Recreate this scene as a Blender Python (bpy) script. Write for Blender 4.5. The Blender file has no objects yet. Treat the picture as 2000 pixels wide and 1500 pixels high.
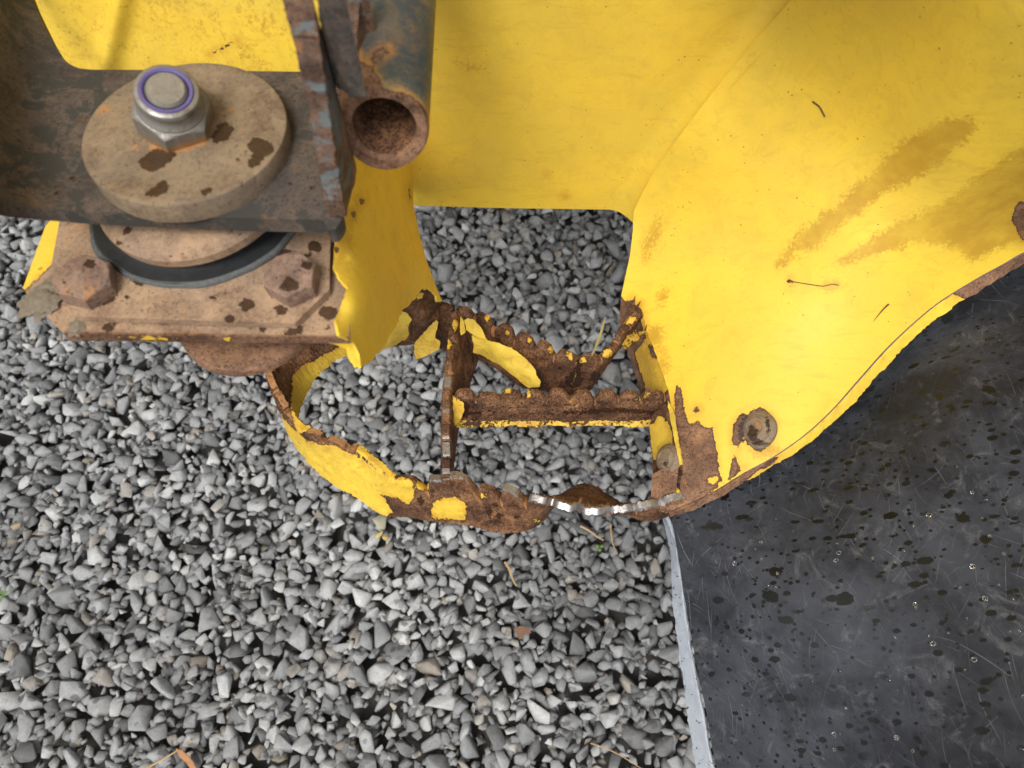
import bpy, bmesh, math, random
import numpy as np
from mathutils import Vector, Matrix
from mathutils.geometry import delaunay_2d_cdt

rnd = random.Random(7); rng = np.random.default_rng(11)
S = bpy.context.scene
R = math.radians

# ---------------------------------------------------------------- camera, sky, sun, exposure
CAM_H, PITCH, FPX = 0.95, R(28), 1400.0
cam_d = bpy.data.cameras.new('camera'); cam = bpy.data.objects.new('camera', cam_d)
S.collection.objects.link(cam)
cam.location = (0, 0, CAM_H); cam.rotation_euler = (PITCH, 0, 0)
cam_d.sensor_width = 36; cam_d.lens = FPX / 2000 * 36
cam_d.clip_start = 0.01; cam_d.clip_end = 2000
cam_d.dof.use_dof = True; cam_d.dof.focus_distance = 0.56; cam_d.dof.aperture_fstop = 9.5
S.camera = cam

SUN_EL, SUN_AZ = R(58), R(200)
world = bpy.data.worlds.new('World'); S.world = world; world.use_nodes = True
nt = world.node_tree; nt.nodes.clear()
sky = nt.nodes.new('ShaderNodeTexSky'); sky.sky_type = 'NISHITA'; sky.sun_disc = False
sky.sun_elevation = SUN_EL; sky.sun_rotation = SUN_AZ; sky.dust_density = 4.0; sky.air_density = 1.0
hs = nt.nodes.new('ShaderNodeHueSaturation'); hs.inputs['Saturation'].default_value = 0.22
bg = nt.nodes.new('ShaderNodeBackground'); bg.inputs['Strength'].default_value = 0.15
wo = nt.nodes.new('ShaderNodeOutputWorld')
nt.links.new(sky.outputs[0], hs.inputs['Color']); nt.links.new(hs.outputs[0], bg.inputs[0]); nt.links.new(bg.outputs[0], wo.inputs[0])
sun_d = bpy.data.lights.new('sun', 'SUN'); sun_d.energy = 1.7; sun_d.angle = R(22); sun_d.color = (1, .965, .91)
sun = bpy.data.objects.new('sun', sun_d); S.collection.objects.link(sun)
sun.location = (0, -1, 4)
sdir = Vector((math.sin(SUN_AZ) * math.cos(SUN_EL), math.cos(SUN_AZ) * math.cos(SUN_EL), math.sin(SUN_EL)))
sun.rotation_euler = sdir.to_track_quat('Z', 'Y').to_euler()
S.view_settings.view_transform = 'Standard'; S.view_settings.look = 'None'
S.view_settings.exposure = 0.33; S.view_settings.gamma = 1; S.view_settings.use_curve_mapping = False
S.cycles.max_bounces = 6; S.cycles.use_denoising = True

# ---------------------------------------------------------------- measuring helpers
CT, ST = math.cos(PITCH), math.sin(PITCH)
def ray(px, py):
    u = (np.asarray(px, float) - 1000) / FPX; v = (750 - np.asarray(py, float)) / FPX
    return np.stack([u, v * CT + ST, v * ST - CT], -1)
def P(px, py, z=None, y=None, t=None):          # where a sight line meets a height z (or depth y)
    d = ray(px, py)
    if t is None: t = (z - CAM_H) / d[..., 2] if z is not None else y / d[..., 1]
    return d * np.asarray(t)[..., None] + np.array([0, 0, CAM_H])
def proj(co):
    c = co - np.array([0, 0, CAM_H])
    dep = c[:, 1] * ST - c[:, 2] * CT
    return np.stack([1000 + FPX * c[:, 0] / dep, 750 - FPX * (c[:, 1] * CT + c[:, 2] * ST) / dep], -1)

def hashn(ix, iy, iz, seed):
    n = (ix * 73856093) ^ (iy * 19349663) ^ (iz * 83492791) ^ (seed * 2654435)
    n = (n ^ (n >> 13)) * 1274126177; n = n & 0x7fffffff
    n = (n ^ (n >> 15)) * 1274126177
    return ((n & 0xffff) / 65535.0) * 2 - 1
def noise3(co, scale, seed=0):
    p = co * scale; i = np.floor(p).astype(np.int64); f = p - i; f = f * f * (3 - 2 * f)
    r = 0
    for dx in (0, 1):
        for dy in (0, 1):
            for dz in (0, 1):
                w = (f[:, 0] if dx else 1 - f[:, 0]) * (f[:, 1] if dy else 1 - f[:, 1]) * (f[:, 2] if dz else 1 - f[:, 2])
                r = r + w * hashn(i[:, 0] + dx, i[:, 1] + dy, i[:, 2] + dz, seed)
    return r

def poly_sd(pts, poly):                          # signed distance, positive inside
    pts = np.asarray(pts, float); poly = np.asarray(poly, float)
    a = poly; b = np.roll(poly, -1, 0); d = np.full(len(pts), 1e9); ins = np.zeros(len(pts), bool)
    for p, q in zip(a, b):
        e = q - p; w = pts - p
        t = np.clip((w @ e) / max(e @ e, 1e-9), 0, 1)
        d = np.minimum(d, np.hypot(*(w - t[:, None] * e).T))
        c = (p[1] > pts[:, 1]) != (q[1] > pts[:, 1])
        with np.errstate(divide='ignore', invalid='ignore'):
            xx = (q[0] - p[0]) * (pts[:, 1] - p[1]) / (q[1] - p[1] + 1e-12) + p[0]
        ins ^= c & (pts[:, 0] < xx)
    return np.where(ins, d, -d)
def shape_sd(pts, sh):
    if sh[0] == 'p': return poly_sd(pts, sh[1])
    if sh[0] == 'e':
        _, cx, cy, rx, ry, an = sh; c, s = math.cos(R(an)), math.sin(R(an))
        x = (pts[:, 0] - cx); y = (pts[:, 1] - cy); X = x * c + y * s; Y = -x * s + y * c
        k = np.sqrt((X / rx) ** 2 + (Y / ry) ** 2)
        return (1 - k) * min(rx, ry)
    if sh[0] == 'l':                              # polyline with a half width
        _, pl, w = sh; pl = np.asarray(pl, float); d = np.full(len(pts), 1e9)
        for p, q in zip(pl[:-1], pl[1:]):
            e = q - p; ww = pts - p; t = np.clip((ww @ e) / max(e @ e, 1e-9), 0, 1)
            d = np.minimum(d, np.hypot(*(ww - t[:, None] * e).T))
        return w - d
def mask_vals(px, shapes, base=-30.0):
    m = np.full(len(px), base)
    for sh in shapes:
        neg = sh[0] == '-'
        if neg: m = np.minimum(m, -shape_sd(px, sh[1]))
        else: m = np.maximum(m, shape_sd(px, sh))
    return np.clip(m, -30, 30)

def cr(pts, step=4.0, closed=False):             # Catmull-Rom through points of any width
    p = np.asarray(pts, float); n = len(p); out = []
    rngi = range(n if closed else n - 1)
    for i in rngi:
        if closed: a, b, c, d = p[(i - 1) % n], p[i], p[(i + 1) % n], p[(i + 2) % n]
        else: a, b, c, d = p[max(i - 1, 0)], p[i], p[i + 1], p[min(i + 2, n - 1)]
        k = max(1, int(np.hypot(*(c - b)[:2]) / step))
        for j in range(k):
            t = j / k
            out.append(.5 * ((2 * b) + (-a + c) * t + (2 * a - 5 * b + 4 * c - d) * t * t + (-a + 3 * b - 3 * c + d) * t ** 3))
    if not closed: out.append(p[-1])
    return np.array(out)
def lin(pts, step=5.0, closed=True, rag=0.0, seed=1):
    p = np.asarray(pts, float); n = len(p); out = []; r = random.Random(seed)
    for i in range(n if closed else n - 1):
        a, b = p[i], p[(i + 1) % n]; L = np.hypot(*(b - a)[:2]); k = max(1, int(L / step))
        for j in range(k):
            q = a + (b - a) * j / k
            if rag and j: q = q + np.array([r.gauss(0, rag), r.gauss(0, rag)])
            out.append(q)
    if not closed: out.append(p[-1])
    return np.array(out)

# ---------------------------------------------------------------- object helpers
ORG = {}
def link(o): S.collection.objects.link(o); return o
def meta(o, label=None, cat=None, group=None, kind=None):
    if label: o['label'] = label
    if cat: o['category'] = cat
    if group: o['group'] = group
    if kind: o['kind'] = kind
    return o
def empty(name, loc, parent=None, label=None, cat=None):
    o = link(bpy.data.objects.new(name, None)); o.empty_display_size = .05
    if parent:
        o.parent = parent; o.location = Vector(loc) - ORG[parent.name]
    else: o.location = loc
    ORG[o.name] = Vector(loc); return meta(o, label, cat)
def mesh_obj(name, co, faces, mat, parent=None, sharp=35, masks=None, bevel=0, origin=None, smooth=True):
    co = np.asarray(co, float)
    org = np.array(origin if origin is not None else co.mean(0))
    me = bpy.data.meshes.new(name); me.from_pydata((co - org).tolist(), [], faces); me.update()
    px = proj(co); masks = masks or {}
    for k, base in (('paint', -30.), ('wet', -30.), ('film', -30.), ('shine', -30.), ('copper', -30.)):
        v = masks.get(k); a = me.attributes.new(k, 'FLOAT', 'POINT')
        if v is None: vals = np.full(len(co), base)
        elif isinstance(v, (int, float)): vals = np.full(len(co), float(v))
        elif isinstance(v, np.ndarray): vals = v
        else:
            b0 = base; vv = v
            if v and isinstance(v[0], (int, float)): b0, vv = v[0], v[1:]
            vals = mask_vals(px, vv, b0)
        a.data.foreach_set('value', vals.astype(np.float32))
    if smooth:
        me.polygons.foreach_set('use_smooth', [True] * len(me.polygons)); me.set_sharp_from_angle(angle=R(sharp))
    me.materials.append(mat)
    o = link(bpy.data.objects.new(name, me))
    if parent is not None:
        o.parent = parent; po = ORG[parent.name]; o.location = Vector(org) - po
    else: o.location = org
    ORG[o.name] = Vector(org)
    if bevel:
        b = o.modifiers.new('bevel', 'BEVEL'); b.width = bevel; b.segments = 2; b.limit_method = 'ANGLE'; b.angle_limit = R(40)
    return o

def tps(ctrl, reg=1e-5):
    C = np.array([c[:2] for c in ctrl], float) / 500.0; n = len(C)
    t = []
    for c in ctrl:
        d = ray(c[0], c[1])
        if len(c) > 3 and c[3] == 'y': t.append(c[2] / d[1])
        elif len(c) > 3 and c[3] == 'x': t.append(c[2] / d[0])
        else: t.append((c[2] - CAM_H) / d[2])
    w = 1 / np.array(t)
    def K(A, B):
        r = np.hypot(A[:, None, 0] - B[None, :, 0], A[:, None, 1] - B[None, :, 1]); return r * r * np.log(r + 1e-9)
    M = np.zeros((n + 3, n + 3)); M[:n, :n] = K(C, C) + reg * np.eye(n); M[:n, n] = 1; M[:n, n + 1:] = C; M[n, :n] = 1; M[n + 1:, :n] = C.T
    sol = np.linalg.lstsq(M, np.r_[w, 0, 0, 0], rcond=None)[0]
    def f(px):
        px = np.asarray(px, float) / 500.0
        return 1 / (K(px, C) @ sol[:n] + sol[n] + px @ sol[n + 1:])
    return f

def sheet(name, outline, ctrl, mat, parent, thick=.003, step=10, holes=(), masks=None, down=False, dent=0.0, dscale=20, bevel=0, sharp=35, warp=None, reg=1e-5):
    """a piece of sheet or plate with a traced outline, real distance and real thickness"""
    ol = np.asarray(outline, float)[:, :2]
    keep = [0]
    for i in range(1, len(ol)):
        if np.hypot(*(ol[i] - ol[keep[-1]])) > .8: keep.append(i)
    ol = ol[keep]
    if np.hypot(*(ol[0] - ol[-1])) < .8: ol = ol[:-1]
    loops = [ol] + [np.asarray(h, float) for h in holes]
    x0, y0 = ol.min(0); x1, y1 = ol.max(0)
    gx, gy = np.meshgrid(np.arange(x0, x1, step), np.arange(y0, y1, step * .87))
    gx = gx + (np.arange(gx.shape[0]) % 2)[:, None] * step * .5
    g = np.stack([gx.ravel(), gy.ravel()], -1)
    sd = poly_sd(g, ol)
    for h in holes: sd = np.minimum(sd, -poly_sd(g, h))
    g = g[sd > step * .5]
    pts = np.concatenate(loops + [g]); edges = []; k = 0
    for L in loops:
        n = len(L); edges += [(k + i, k + (i + 1) % n) for i in range(n)]; k += n
    r = delaunay_2d_cdt([Vector(p) for p in pts], edges, [], 0, 1e-4)
    V = np.array([tuple(v) for v in r[0]]); F = np.array([tuple(f) for f in r[2]])
    cen = V[F].mean(1); ins = poly_sd(cen, ol) > 0
    for h in holes: ins &= poly_sd(cen, h) < 0
    F = F[ins]; used = np.unique(F); mp = -np.ones(len(V), int); mp[used] = np.arange(len(used)); V = V[used]; F = mp[F]
    t = tps(ctrl, reg)(V); co = P(V[:, 0], V[:, 1], t=t)
    n = np.cross(co[F[:, 1]] - co[F[:, 0]], co[F[:, 2]] - co[F[:, 0]])
    flip = ((n * (np.array([0, 0, CAM_H]) - co[F[:, 0]])).sum(1) < 0)
    F[flip] = F[flip][:, ::-1]; n[flip] *= -1
    vn = np.zeros_like(co)
    for i in range(3): np.add.at(vn, F[:, i], n)
    vn /= np.linalg.norm(vn, axis=1)[:, None] + 1e-12
    if dent: co = co + vn * (noise3(co, dscale, 3) + .4 * noise3(co, dscale * 2.7, 5))[:, None] * dent
    if warp is not None: co = co + vn * warp(V)[:, None]
    back = co - (np.array([0, 0, 1.0]) if down else vn) * thick
    N = len(co); faces = F.tolist() + (F[:, ::-1] + N).tolist()
    e = {}
    for f in F.tolist():
        for a, b in ((f[0], f[1]), (f[1], f[2]), (f[2], f[0])): e[(a, b)] = 1
    for (a, b) in e:
        if (b, a) not in e: faces.append([b, a, a + N, b + N])
    return mesh_obj(name, np.concatenate([co, back]), faces, mat, parent, sharp, masks, bevel)

def ribbon(name, top, bot, mat, parent, thick=.005, pitch=.017, rows=9, step=2.5, masks=None, shine=None, rough=.0006, duty=.45, seed=2, sharp=40):
    """bent steel strip stood on edge; top rows (x,y,z,tooth), bot rows (x,y,z)"""
    T = cr(top, step); 
    # same parameter for both edges
    tp = np.asarray(top, float); bp = np.asarray(bot, float)
    cols = np.concatenate([tp, bp], 1); A = cr(cols, step)
    Tp = P(A[:, 0], A[:, 1], z=A[:, 2]); Bp = P(A[:, 4], A[:, 5], z=A[:, 6]); amp = A[:, 3]
    # smooth depths
    s = np.r_[0, np.cumsum(np.linalg.norm(np.diff(Tp, axis=0), axis=1))]
    down = Bp - Tp; H = np.linalg.norm(down, axis=1); dn = down / H[:, None]
    tan = np.gradient(Tp, axis=0); nrm = np.cross(tan, dn); nrm /= np.linalg.norm(nrm, axis=1)[:, None] + 1e-12
    r_ = np.random.default_rng(seed); nt_ = int(s[-1] / pitch) + 2
    jit = r_.normal(0, .05, nt_); hj = 1 + r_.normal(0, .12, nt_)
    k = np.floor(s / pitch).astype(int); ph = (s / pitch) % 1.0
    ph = np.clip(ph + jit[k] * 4 * ph * (1 - ph), 0, 1)
    q = np.clip(np.minimum(ph, 1 - ph) / ((1 - duty) * .5 + .08), 0, 1)
    tooth = (1 - (1 - q) ** 2.2) * hj[k]
    depth = (1 - tooth) * amp
    vv = np.r_[0, .06, .14, np.linspace(.25, 1, rows - 3)]
    n = len(s); co = []
    for j, v in enumerate(vv):
        d = depth + (H - depth) * v
        base = Tp + dn * d[:, None]
        base = base + nrm * (r_.normal(0, rough, n) * .35)[:, None]
        base = base + nrm * (noise3(base, 60, seed) * rough + noise3(base, 190, seed + 1) * rough * .55 + noise3(base, 480, seed + 2) * rough * .3)[:, None]
        if j == len(vv) - 1: base = base + dn * (noise3(base, 130, seed + 3) * .0011 + noise3(base, 420, seed + 4) * .0006)[:, None]
        co.append(base)
    co = np.array(co)                            # rows, n, 3
    a = co + nrm * thick * .5; b = co - nrm * thick * .5
    rws = len(vv)
    # rounded top corners
    inset = .18
    a[0] = co[0] + nrm * thick * (.5 - inset); b[0] = co[0] - nrm * thick * (.5 - inset)
    allc = np.concatenate([a.reshape(-1, 3), b.reshape(-1, 3)]); F = []
    O = rws * n
    def q4(p, q_, r1, s1): F.append([p, q_, r1, s1])
    for j in range(rws - 1):
        for i in range(n - 1):
            q4(j * n + i, j * n + i + 1, (j + 1) * n + i + 1, (j + 1) * n + i)
            q4(O + (j + 1) * n + i, O + (j + 1) * n + i + 1, O + j * n + i + 1, O + j * n + i)
    for i in range(n - 1):
        q4(i + 1, i, O + i, O + i + 1)
        j = (rws - 1) * n; q4(j + i, j + i + 1, O + j + i + 1, O + j + i)
    for j in range(rws - 1):
        q4(j * n, (j + 1) * n, O + (j + 1) * n, O + j * n)
        e = n - 1; q4((j + 1) * n + e, j * n + e, O + j * n + e, O + (j + 1) * n + e)
    masks = dict(masks or {})
    if shine is not None:
        sh = np.full((2, rws, n), -30.)
        px = A[:, 0]; on = mask_vals(A[:, :2], shine)
        sh[:, 0, :] = np.where((on > 0) & ((tooth > .8) | (px > 1070)), 7 + tooth * 3 + 9 * noise3(np.stack([s * 1.0, k * 3.1, k * 0.], -1), 1.0, seed), -30); sh[:, 1, :] = np.where(on > 0, -6., -30)
        masks['shine'] = sh.reshape(-1)
    cp = np.full((2, rws, n), -30.); px = A[:, 0]
    cp[:, :3, :] = np.where((tooth < .35) & (amp > .002), 4., -30); cp[:, 0, :] = np.maximum(cp[:, 0, :], np.where((px < 720) & (amp > .002), -2. + 6 * (tooth > .6), -30)); masks.setdefault('copper', cp.reshape(-1))
    return mesh_obj(name, allc, F, mat, parent, sharp, masks)

def frame(center, up=(0, 0, 1), rot=0):
    q = Vector(up).normalized().to_track_quat('Z', 'Y').to_matrix().to_4x4()
    return Matrix.Translation(Vector(center)) @ q @ Matrix.Rotation(rot, 4, 'Z')
def lathe(name, prof, M, mat, parent, seg=64, masks=None, sharp=30, wob=0.0, radial=None, hexz=None, cap=True):
    co = []; F = []; n = seg
    for j, (r, z) in enumerate(prof):
        for i in range(n):
            a = 2 * math.pi * i / n; rr = r * (radial(a, j) if radial else 1)
            co.append((rr * math.cos(a), rr * math.sin(a), z + (hexz(a, j) if hexz else 0)))
    for j in range(len(prof) - 1):
        for i in range(n):
            k = (i + 1) % n; F.append([j * n + i, j * n + k, (j + 1) * n + k, (j + 1) * n + i])
    if cap:
        F.append([i for i in range(n)][::-1]); F.append([(len(prof) - 1) * n + i for i in range(n)])
    co = np.array(co)
    if wob: co = co * (1 + wob * noise3(co, 90, 4))[:, None]
    m = np.array(M); co = co @ m[:3, :3].T + m[:3, 3]
    return mesh_obj(name, co, F, mat, parent, sharp, masks)
def disc_prof(r, h, ch, n=14, top=True):          # dense top so marks have vertices to live on
    p = [(r * .98, 0), (r, .0006), (r, h - ch), (r - ch * .35, h - ch * .3), (r - ch, h)]
    p += [((r - ch) * (1 - i / n), h) for i in range(1, n)] + [(r * .004, h)]
    return p
def hex_radial(a, af):                            # across flats af -> radius factor
    b = ((a + math.pi / 6) % (math.pi / 3)) - math.pi / 6
    return 1 / math.cos(b)
def hex_head(name, af, h, M, mat, parent, masks=None, top_r=.93):
    r = af / 2; co = []; F = []; n = 72; lev = []
    def ringf(fr, z): lev.append([(fr(2 * math.pi * i / n) * math.cos(2 * math.pi * i / n), fr(2 * math.pi * i / n) * math.sin(2 * math.pi * i / n), z(2 * math.pi * i / n)) for i in range(n)])
    hr = lambda a: r * hex_radial(a, af)
    ringf(hr, lambda a: 0)
    ringf(hr, lambda a: h - .0006 - (hr(a) - r) * .75)
    ringf(lambda a: r * top_r, lambda a: h)
    for k in (.75, .5, .25, .01): ringf(lambda a, k=k: r * top_r * k, lambda a: h + .0002)
    for L in lev: co += L
    for j in range(len(lev) - 1):
        for i in range(n):
            k = (i + 1) % n; F.append([j * n + i, j * n + k, (j + 1) * n + k, (j + 1) * n + i])
    F.append([i for i in range(n)][::-1]); F.append([(len(lev) - 1) * n + i for i in range(n)])
    co = np.array(co); m = np.array(M); co = co @ m[:3, :3].T + m[:3, 3]
    return mesh_obj(name, co, F, mat, parent, 22, masks, bevel=.0003)
def tube(name, pts, rad, mat, parent=None, seg=10, masks=None, taper=None):
    pts = np.asarray(pts, float); n = len(pts); tan = np.gradient(pts, axis=0); co = []; F = []
    for i in range(n):
        t = Vector(tan[i]).normalized(); a = t.orthogonal().normalized() if i == 0 else (a - t * a.dot(t)).normalized(); b = t.cross(a)
        r = rad * (taper[i] if taper is not None else 1)
        for k in range(seg):
            an = 2 * math.pi * k / seg; co.append(Vector(pts[i]) + (a * math.cos(an) + b * math.sin(an)) * r)
    for i in range(n - 1):
        for k in range(seg):
            k2 = (k + 1) % seg; F.append([i * seg + k, i * seg + k2, (i + 1) * seg + k2, (i + 1) * seg + k])
    F.append(list(range(seg))[::-1]); F.append([(n - 1) * seg + k for k in range(seg)])
    return mesh_obj(name, np.array([tuple(c) for c in co]), F, mat, parent, 50, masks)

# ---------------------------------------------------------------- materials
def scratch_lines(s, rows, ang, thin, dens, seed, wob=.012):
    m = s.n('ShaderNodeMapping'); m.inputs['Rotation'].default_value = (0, 0, ang); s.L(s.tc, m.inputs['Vector'])
    x = s.n('ShaderNodeSeparateXYZ'); s.L(m.outputs[0], x.inputs[0])
    w = s.math('MULTIPLY', s.math('SUBTRACT', s.noise(7, 2, .5, off=seed), .5), wob * 8)
    yn = s.math('MULTIPLY', s.math('ADD', s.math('ADD', x.outputs[1], x.outputs[2]), w), rows)
    row = s.math('FLOOR', yn); fr = s.math('FRACT', yn)
    wn = s.n('ShaderNodeTexWhiteNoise', noise_dimensions='1D'); s.L(s.math('ADD', row, seed * 17.3), wn.inputs['W'])
    d = s.math('ABSOLUTE', s.math('SUBTRACT', fr, s.math('MULTIPLY_ADD', wn.outputs['Value'], .7, .15)))
    cv = s.n('ShaderNodeCombineXYZ'); s.L(s.math('MULTIPLY', x.outputs[0], 30), cv.inputs[0]); s.L(s.math('MULTIPLY', row, 3.71), cv.inputs[1]); cv.inputs[2].default_value = seed
    g = s.ss(s.noise(1, 1, .4, co=cv.outputs[0]), dens + .02, dens + .14)
    return s.math('MULTIPLY', s.ss(d, thin, thin * .2), g)
class NT:
    def __init__(s, name):
        s.m = bpy.data.materials.new(name); s.m.use_nodes = True; s.t = s.m.node_tree
        s.b = s.t.nodes['Principled BSDF']; s.out = s.t.nodes['Material Output']
        s.tc = s.t.nodes.new('ShaderNodeNewGeometry').outputs['Position']
    def n(s, typ, **k):
        nd = s.t.nodes.new(typ)
        for a, v in k.items(): setattr(nd, a, v)
        return nd
    def L(s, a, b):
        if isinstance(a, (int, float, tuple)): b.default_value = a
        else: s.t.links.new(a, b)
    def noise(s, scale, detail=4, rough=.6, dist=0, co=None, off=0):
        nd = s.n('ShaderNodeTexNoise'); nd.inputs['Scale'].default_value = scale; nd.inputs['Detail'].default_value = detail
        nd.inputs['Roughness'].default_value = rough; nd.inputs['Distortion'].default_value = dist
        c = co or s.tc
        if off:
            a = s.n('ShaderNodeVectorMath', operation='ADD'); s.L(c, a.inputs[0]); a.inputs[1].default_value = (off, off * .7, off * 1.3); c = a.outputs[0]
        s.L(c, nd.inputs['Vector']); return nd.outputs['Fac']
    def vor(s, scale, co=None, feat='F1', rand=1):
        nd = s.n('ShaderNodeTexVoronoi'); nd.feature = feat; nd.inputs['Scale'].default_value = scale; nd.inputs['Randomness'].default_value = rand
        s.L(co or s.tc, nd.inputs['Vector']); return nd
    def stretch(s, sc, rot=(0, 0, 0)):
        m = s.n('ShaderNodeMapping'); m.inputs['Scale'].default_value = sc; m.inputs['Rotation'].default_value = rot; s.L(s.tc, m.inputs['Vector']); return m.outputs[0]
    def math(s, op, a, b=0.0, c=None, clamp=False):
        m = s.n('ShaderNodeMath', operation=op); m.use_clamp = clamp; s.L(a, m.inputs[0]); s.L(b, m.inputs[1])
        if c is not None: s.L(c, m.inputs[2])
        return m.outputs[0]
    def ss(s, v, lo, hi, a=0., b=1.):
        m = s.n('ShaderNodeMapRange', interpolation_type='SMOOTHSTEP'); s.L(v, m.inputs['Value'])
        m.inputs['From Min'].default_value = lo; m.inputs['From Max'].default_value = hi; m.inputs['To Min'].default_value = a; m.inputs['To Max'].default_value = b
        return m.outputs[0]
    def mix(s, f, a, b):
        m = s.n('ShaderNodeMix', data_type='RGBA'); s.L(f, m.inputs[0])
        for v, i in ((a, 6), (b, 7)):
            if isinstance(v, tuple): m.inputs[i].default_value = (*v[:3], 1)
            else: s.L(v, m.inputs[i])
        return m.outputs[2]
    def fm(s, f, a, b):
        m = s.n('ShaderNodeMix', data_type='FLOAT'); s.L(f, m.inputs[0]); s.L(a, m.inputs[2]); s.L(b, m.inputs[3]); return m.outputs[0]
    def ramp(s, f, stops):
        r = s.n('ShaderNodeValToRGB'); e = r.color_ramp.elements
        while len(e) < len(stops): e.new(.5)
        for el, (p, c) in zip(e, stops): el.position = p; el.color = (*c, 1)
        s.L(f, r.inputs[0]); return r.outputs[0]
    def attr(s, n):
        a = s.n('ShaderNodeAttribute'); a.attribute_name = n; return a.outputs['Fac']
    def bump(s, h, strength=.5, dist=.001, nrm=None):
        b = s.n('ShaderNodeBump'); b.inputs['Strength'].default_value = strength; b.inputs['Distance'].default_value = dist
        s.L(h, b.inputs['Height'])
        if nrm is not None: s.L(nrm, b.inputs['Normal'])
        return b.outputs[0]
    def fin(s, col, rough, metal=0.0, nrm=None, spec=.5, coat=None):
        s.L(col if not isinstance(col, tuple) else (*col[:3], 1), s.b.inputs['Base Color']); s.L(rough, s.b.inputs['Roughness']); s.L(metal, s.b.inputs['Metallic'])
        s.b.inputs['Specular IOR Level'].default_value = spec
        if nrm is not None: s.L(nrm, s.b.inputs['Normal'])
        return s.m

YEL = (.76, .520, .048)
def metal(name, ramp_, paintcol=YEL, spots=.0, speck=.35, grain=1.0, bare=.75, wetcol=(.026, .010, .005), chipamp=9, filmcol=(.45, .26, .03), oldpaint=None, paint_rough=.50, dirt=.3, grime=.22, orange_amt=.55):
    s = NT(name)
    n1 = s.noise(55 * grain, 5, .62, .3); n2 = s.noise(420 * grain, 4, .7); n3 = s.noise(1500, 3, .6)
    f = s.math('ADD', s.math('MULTIPLY', n1, .6), s.math('MULTIPLY', n2, .4))
    rust = s.ramp(f, ramp_)
    big = s.noise(22 * grain, 4, .6, .6, off=21); big2 = s.noise(70, 4, .65, .4, off=23)
    rust = s.mix(s.ss(big, .46, .66, 0, .55), rust, tuple(c * k for c, k in zip(ramp_[1][1], (.8, .88, 1.08))))
    rust = s.mix(s.ss(big2, .54, .70, 0, .5), rust, tuple(min(1, c * k) for c, k in zip(ramp_[2][1], (1.35, 1.3, 1.3))))
    rust = s.mix(s.ss(s.noise(48, 4, .7, .5, off=25), .60, .68, 0, orange_amt), rust, (.40, .17, .04))
    # pits and darker crumbs in the corrosion
    pit = s.ss(s.noise(700, 3, .7, .5, off=3), .60 - speck * .12, .66 - speck * .06)
    rust = s.mix(s.math('MULTIPLY', pit, .75), rust, tuple(c * .28 for c in ramp_[0][1]))
    if oldpaint:
        op = s.ss(s.math('ADD', s.noise(38, 5, .7, .8, off=9), s.math('MULTIPLY', s.noise(300, 3, .6, off=2), .18)), .60, .66)
        rust = s.mix(op, rust, oldpaint)
    cv = s.math('MULTIPLY_ADD', s.math('SUBTRACT', s.noise(260, 4, .7, .4, off=31), .5), 24, s.attr('copper'))
    rust = s.mix(s.ss(cv, -1, 4, 0, .9), rust, s.mix(s.noise(500, 3, .6, off=33), (.24, .10, .04), (.52, .27, .10)))
    # painted areas with torn edges
    e1 = s.math('SUBTRACT', s.noise(260, 4, .75, .2, off=5), .5)
    pv = s.math('MULTIPLY_ADD', s.math('SUBTRACT', s.noise(85, 4, .7, .6, off=35), .5), chipamp * 1.5, s.math('MULTIPLY_ADD', e1, chipamp * 2.0, s.attr('paint')))
    pm = s.ss(pv, -.6, .6); edge = s.math('SUBTRACT', s.ss(pv, -4.5, -1), pm, clamp=True)
    near = s.math('MULTIPLY', s.ss(pv, 16, 0), s.ss(s.noise(60, 4, .7, off=27), .36, .6, .25, 1.3))
    blotch = s.noise(18, 4, .6, off=7)
    yc = s.mix(s.ss(blotch, .38, .68, 0, .5), paintcol, (paintcol[0] * .95, paintcol[1] * .89, paintcol[2] * .9))
    fleck = s.ss(s.noise(900, 2, .5, off=11), .705, .74)
    speckd = s.vor(240); sp = s.math('MULTIPLY', s.ss(speckd.outputs['Distance'], .20, .10), s.ss(s.noise(60, 3, .7, off=4), .57, .62))
    yc = s.mix(s.math('MULTIPLY', sp, .8), yc, (.10, .05, .012))
    yc = s.mix(s.math('MULTIPLY', fleck, .5), yc, (.3, .17, .02))
    yc = s.mix(s.math('MULTIPLY', near, .40), yc, (.52, .21, .02))
    # fine scratches through the gloss
    for i, (rz, rows, de) in enumerate(((.7, 120, .64), (2.2, 160, .66))):
        yc = s.mix(s.math('MULTIPLY', scratch_lines(s, rows, rz, .05, de, i + 3), dirt * .8), yc, (.35, .22, .04))
    dust = s.ss(s.math('ADD', s.noise(9, 5, .65, .6, off=15), s.math('MULTIPLY', s.noise(700, 2, .6, off=16), .22)), .50, .72, 0, .30)
    yc = s.mix(dust, yc, (.50, .38, .07))
    gr = s.ss(s.noise(30, 6, .78, 1.6, off=41), .46, .70); gr2 = s.ss(s.noise(1, 5, .75, .6, co=s.stretch((25, 160, 110), (0, 0, .35)), off=43), .52, .66)
    yc = s.mix(s.math('MULTIPLY', s.math('MAXIMUM', gr, gr2), grime), yc, (.40, .21, .035))
    # damp dirt film
    fv = s.math('MULTIPLY_ADD', s.math('SUBTRACT', s.noise(420, 5, .8, off=6), .5), 70, s.math('MULTIPLY_ADD', s.math('SUBTRACT', s.noise(75, 4, .7, .4, off=26), .5), 44, s.attr('film')))
    fmk = s.math('MULTIPLY', s.ss(fv, -9, 8), s.ss(s.noise(40, 5, .65, off=8), .3, .62, .5, .92))
    yc = s.mix(fmk, yc, filmcol)
    orange = s.mix(.5, (.45, .17, .03), rust)
    col = s.mix(pm, s.mix(s.math('MULTIPLY', edge, .6), rust, (.03, .012, .007)), yc)
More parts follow.
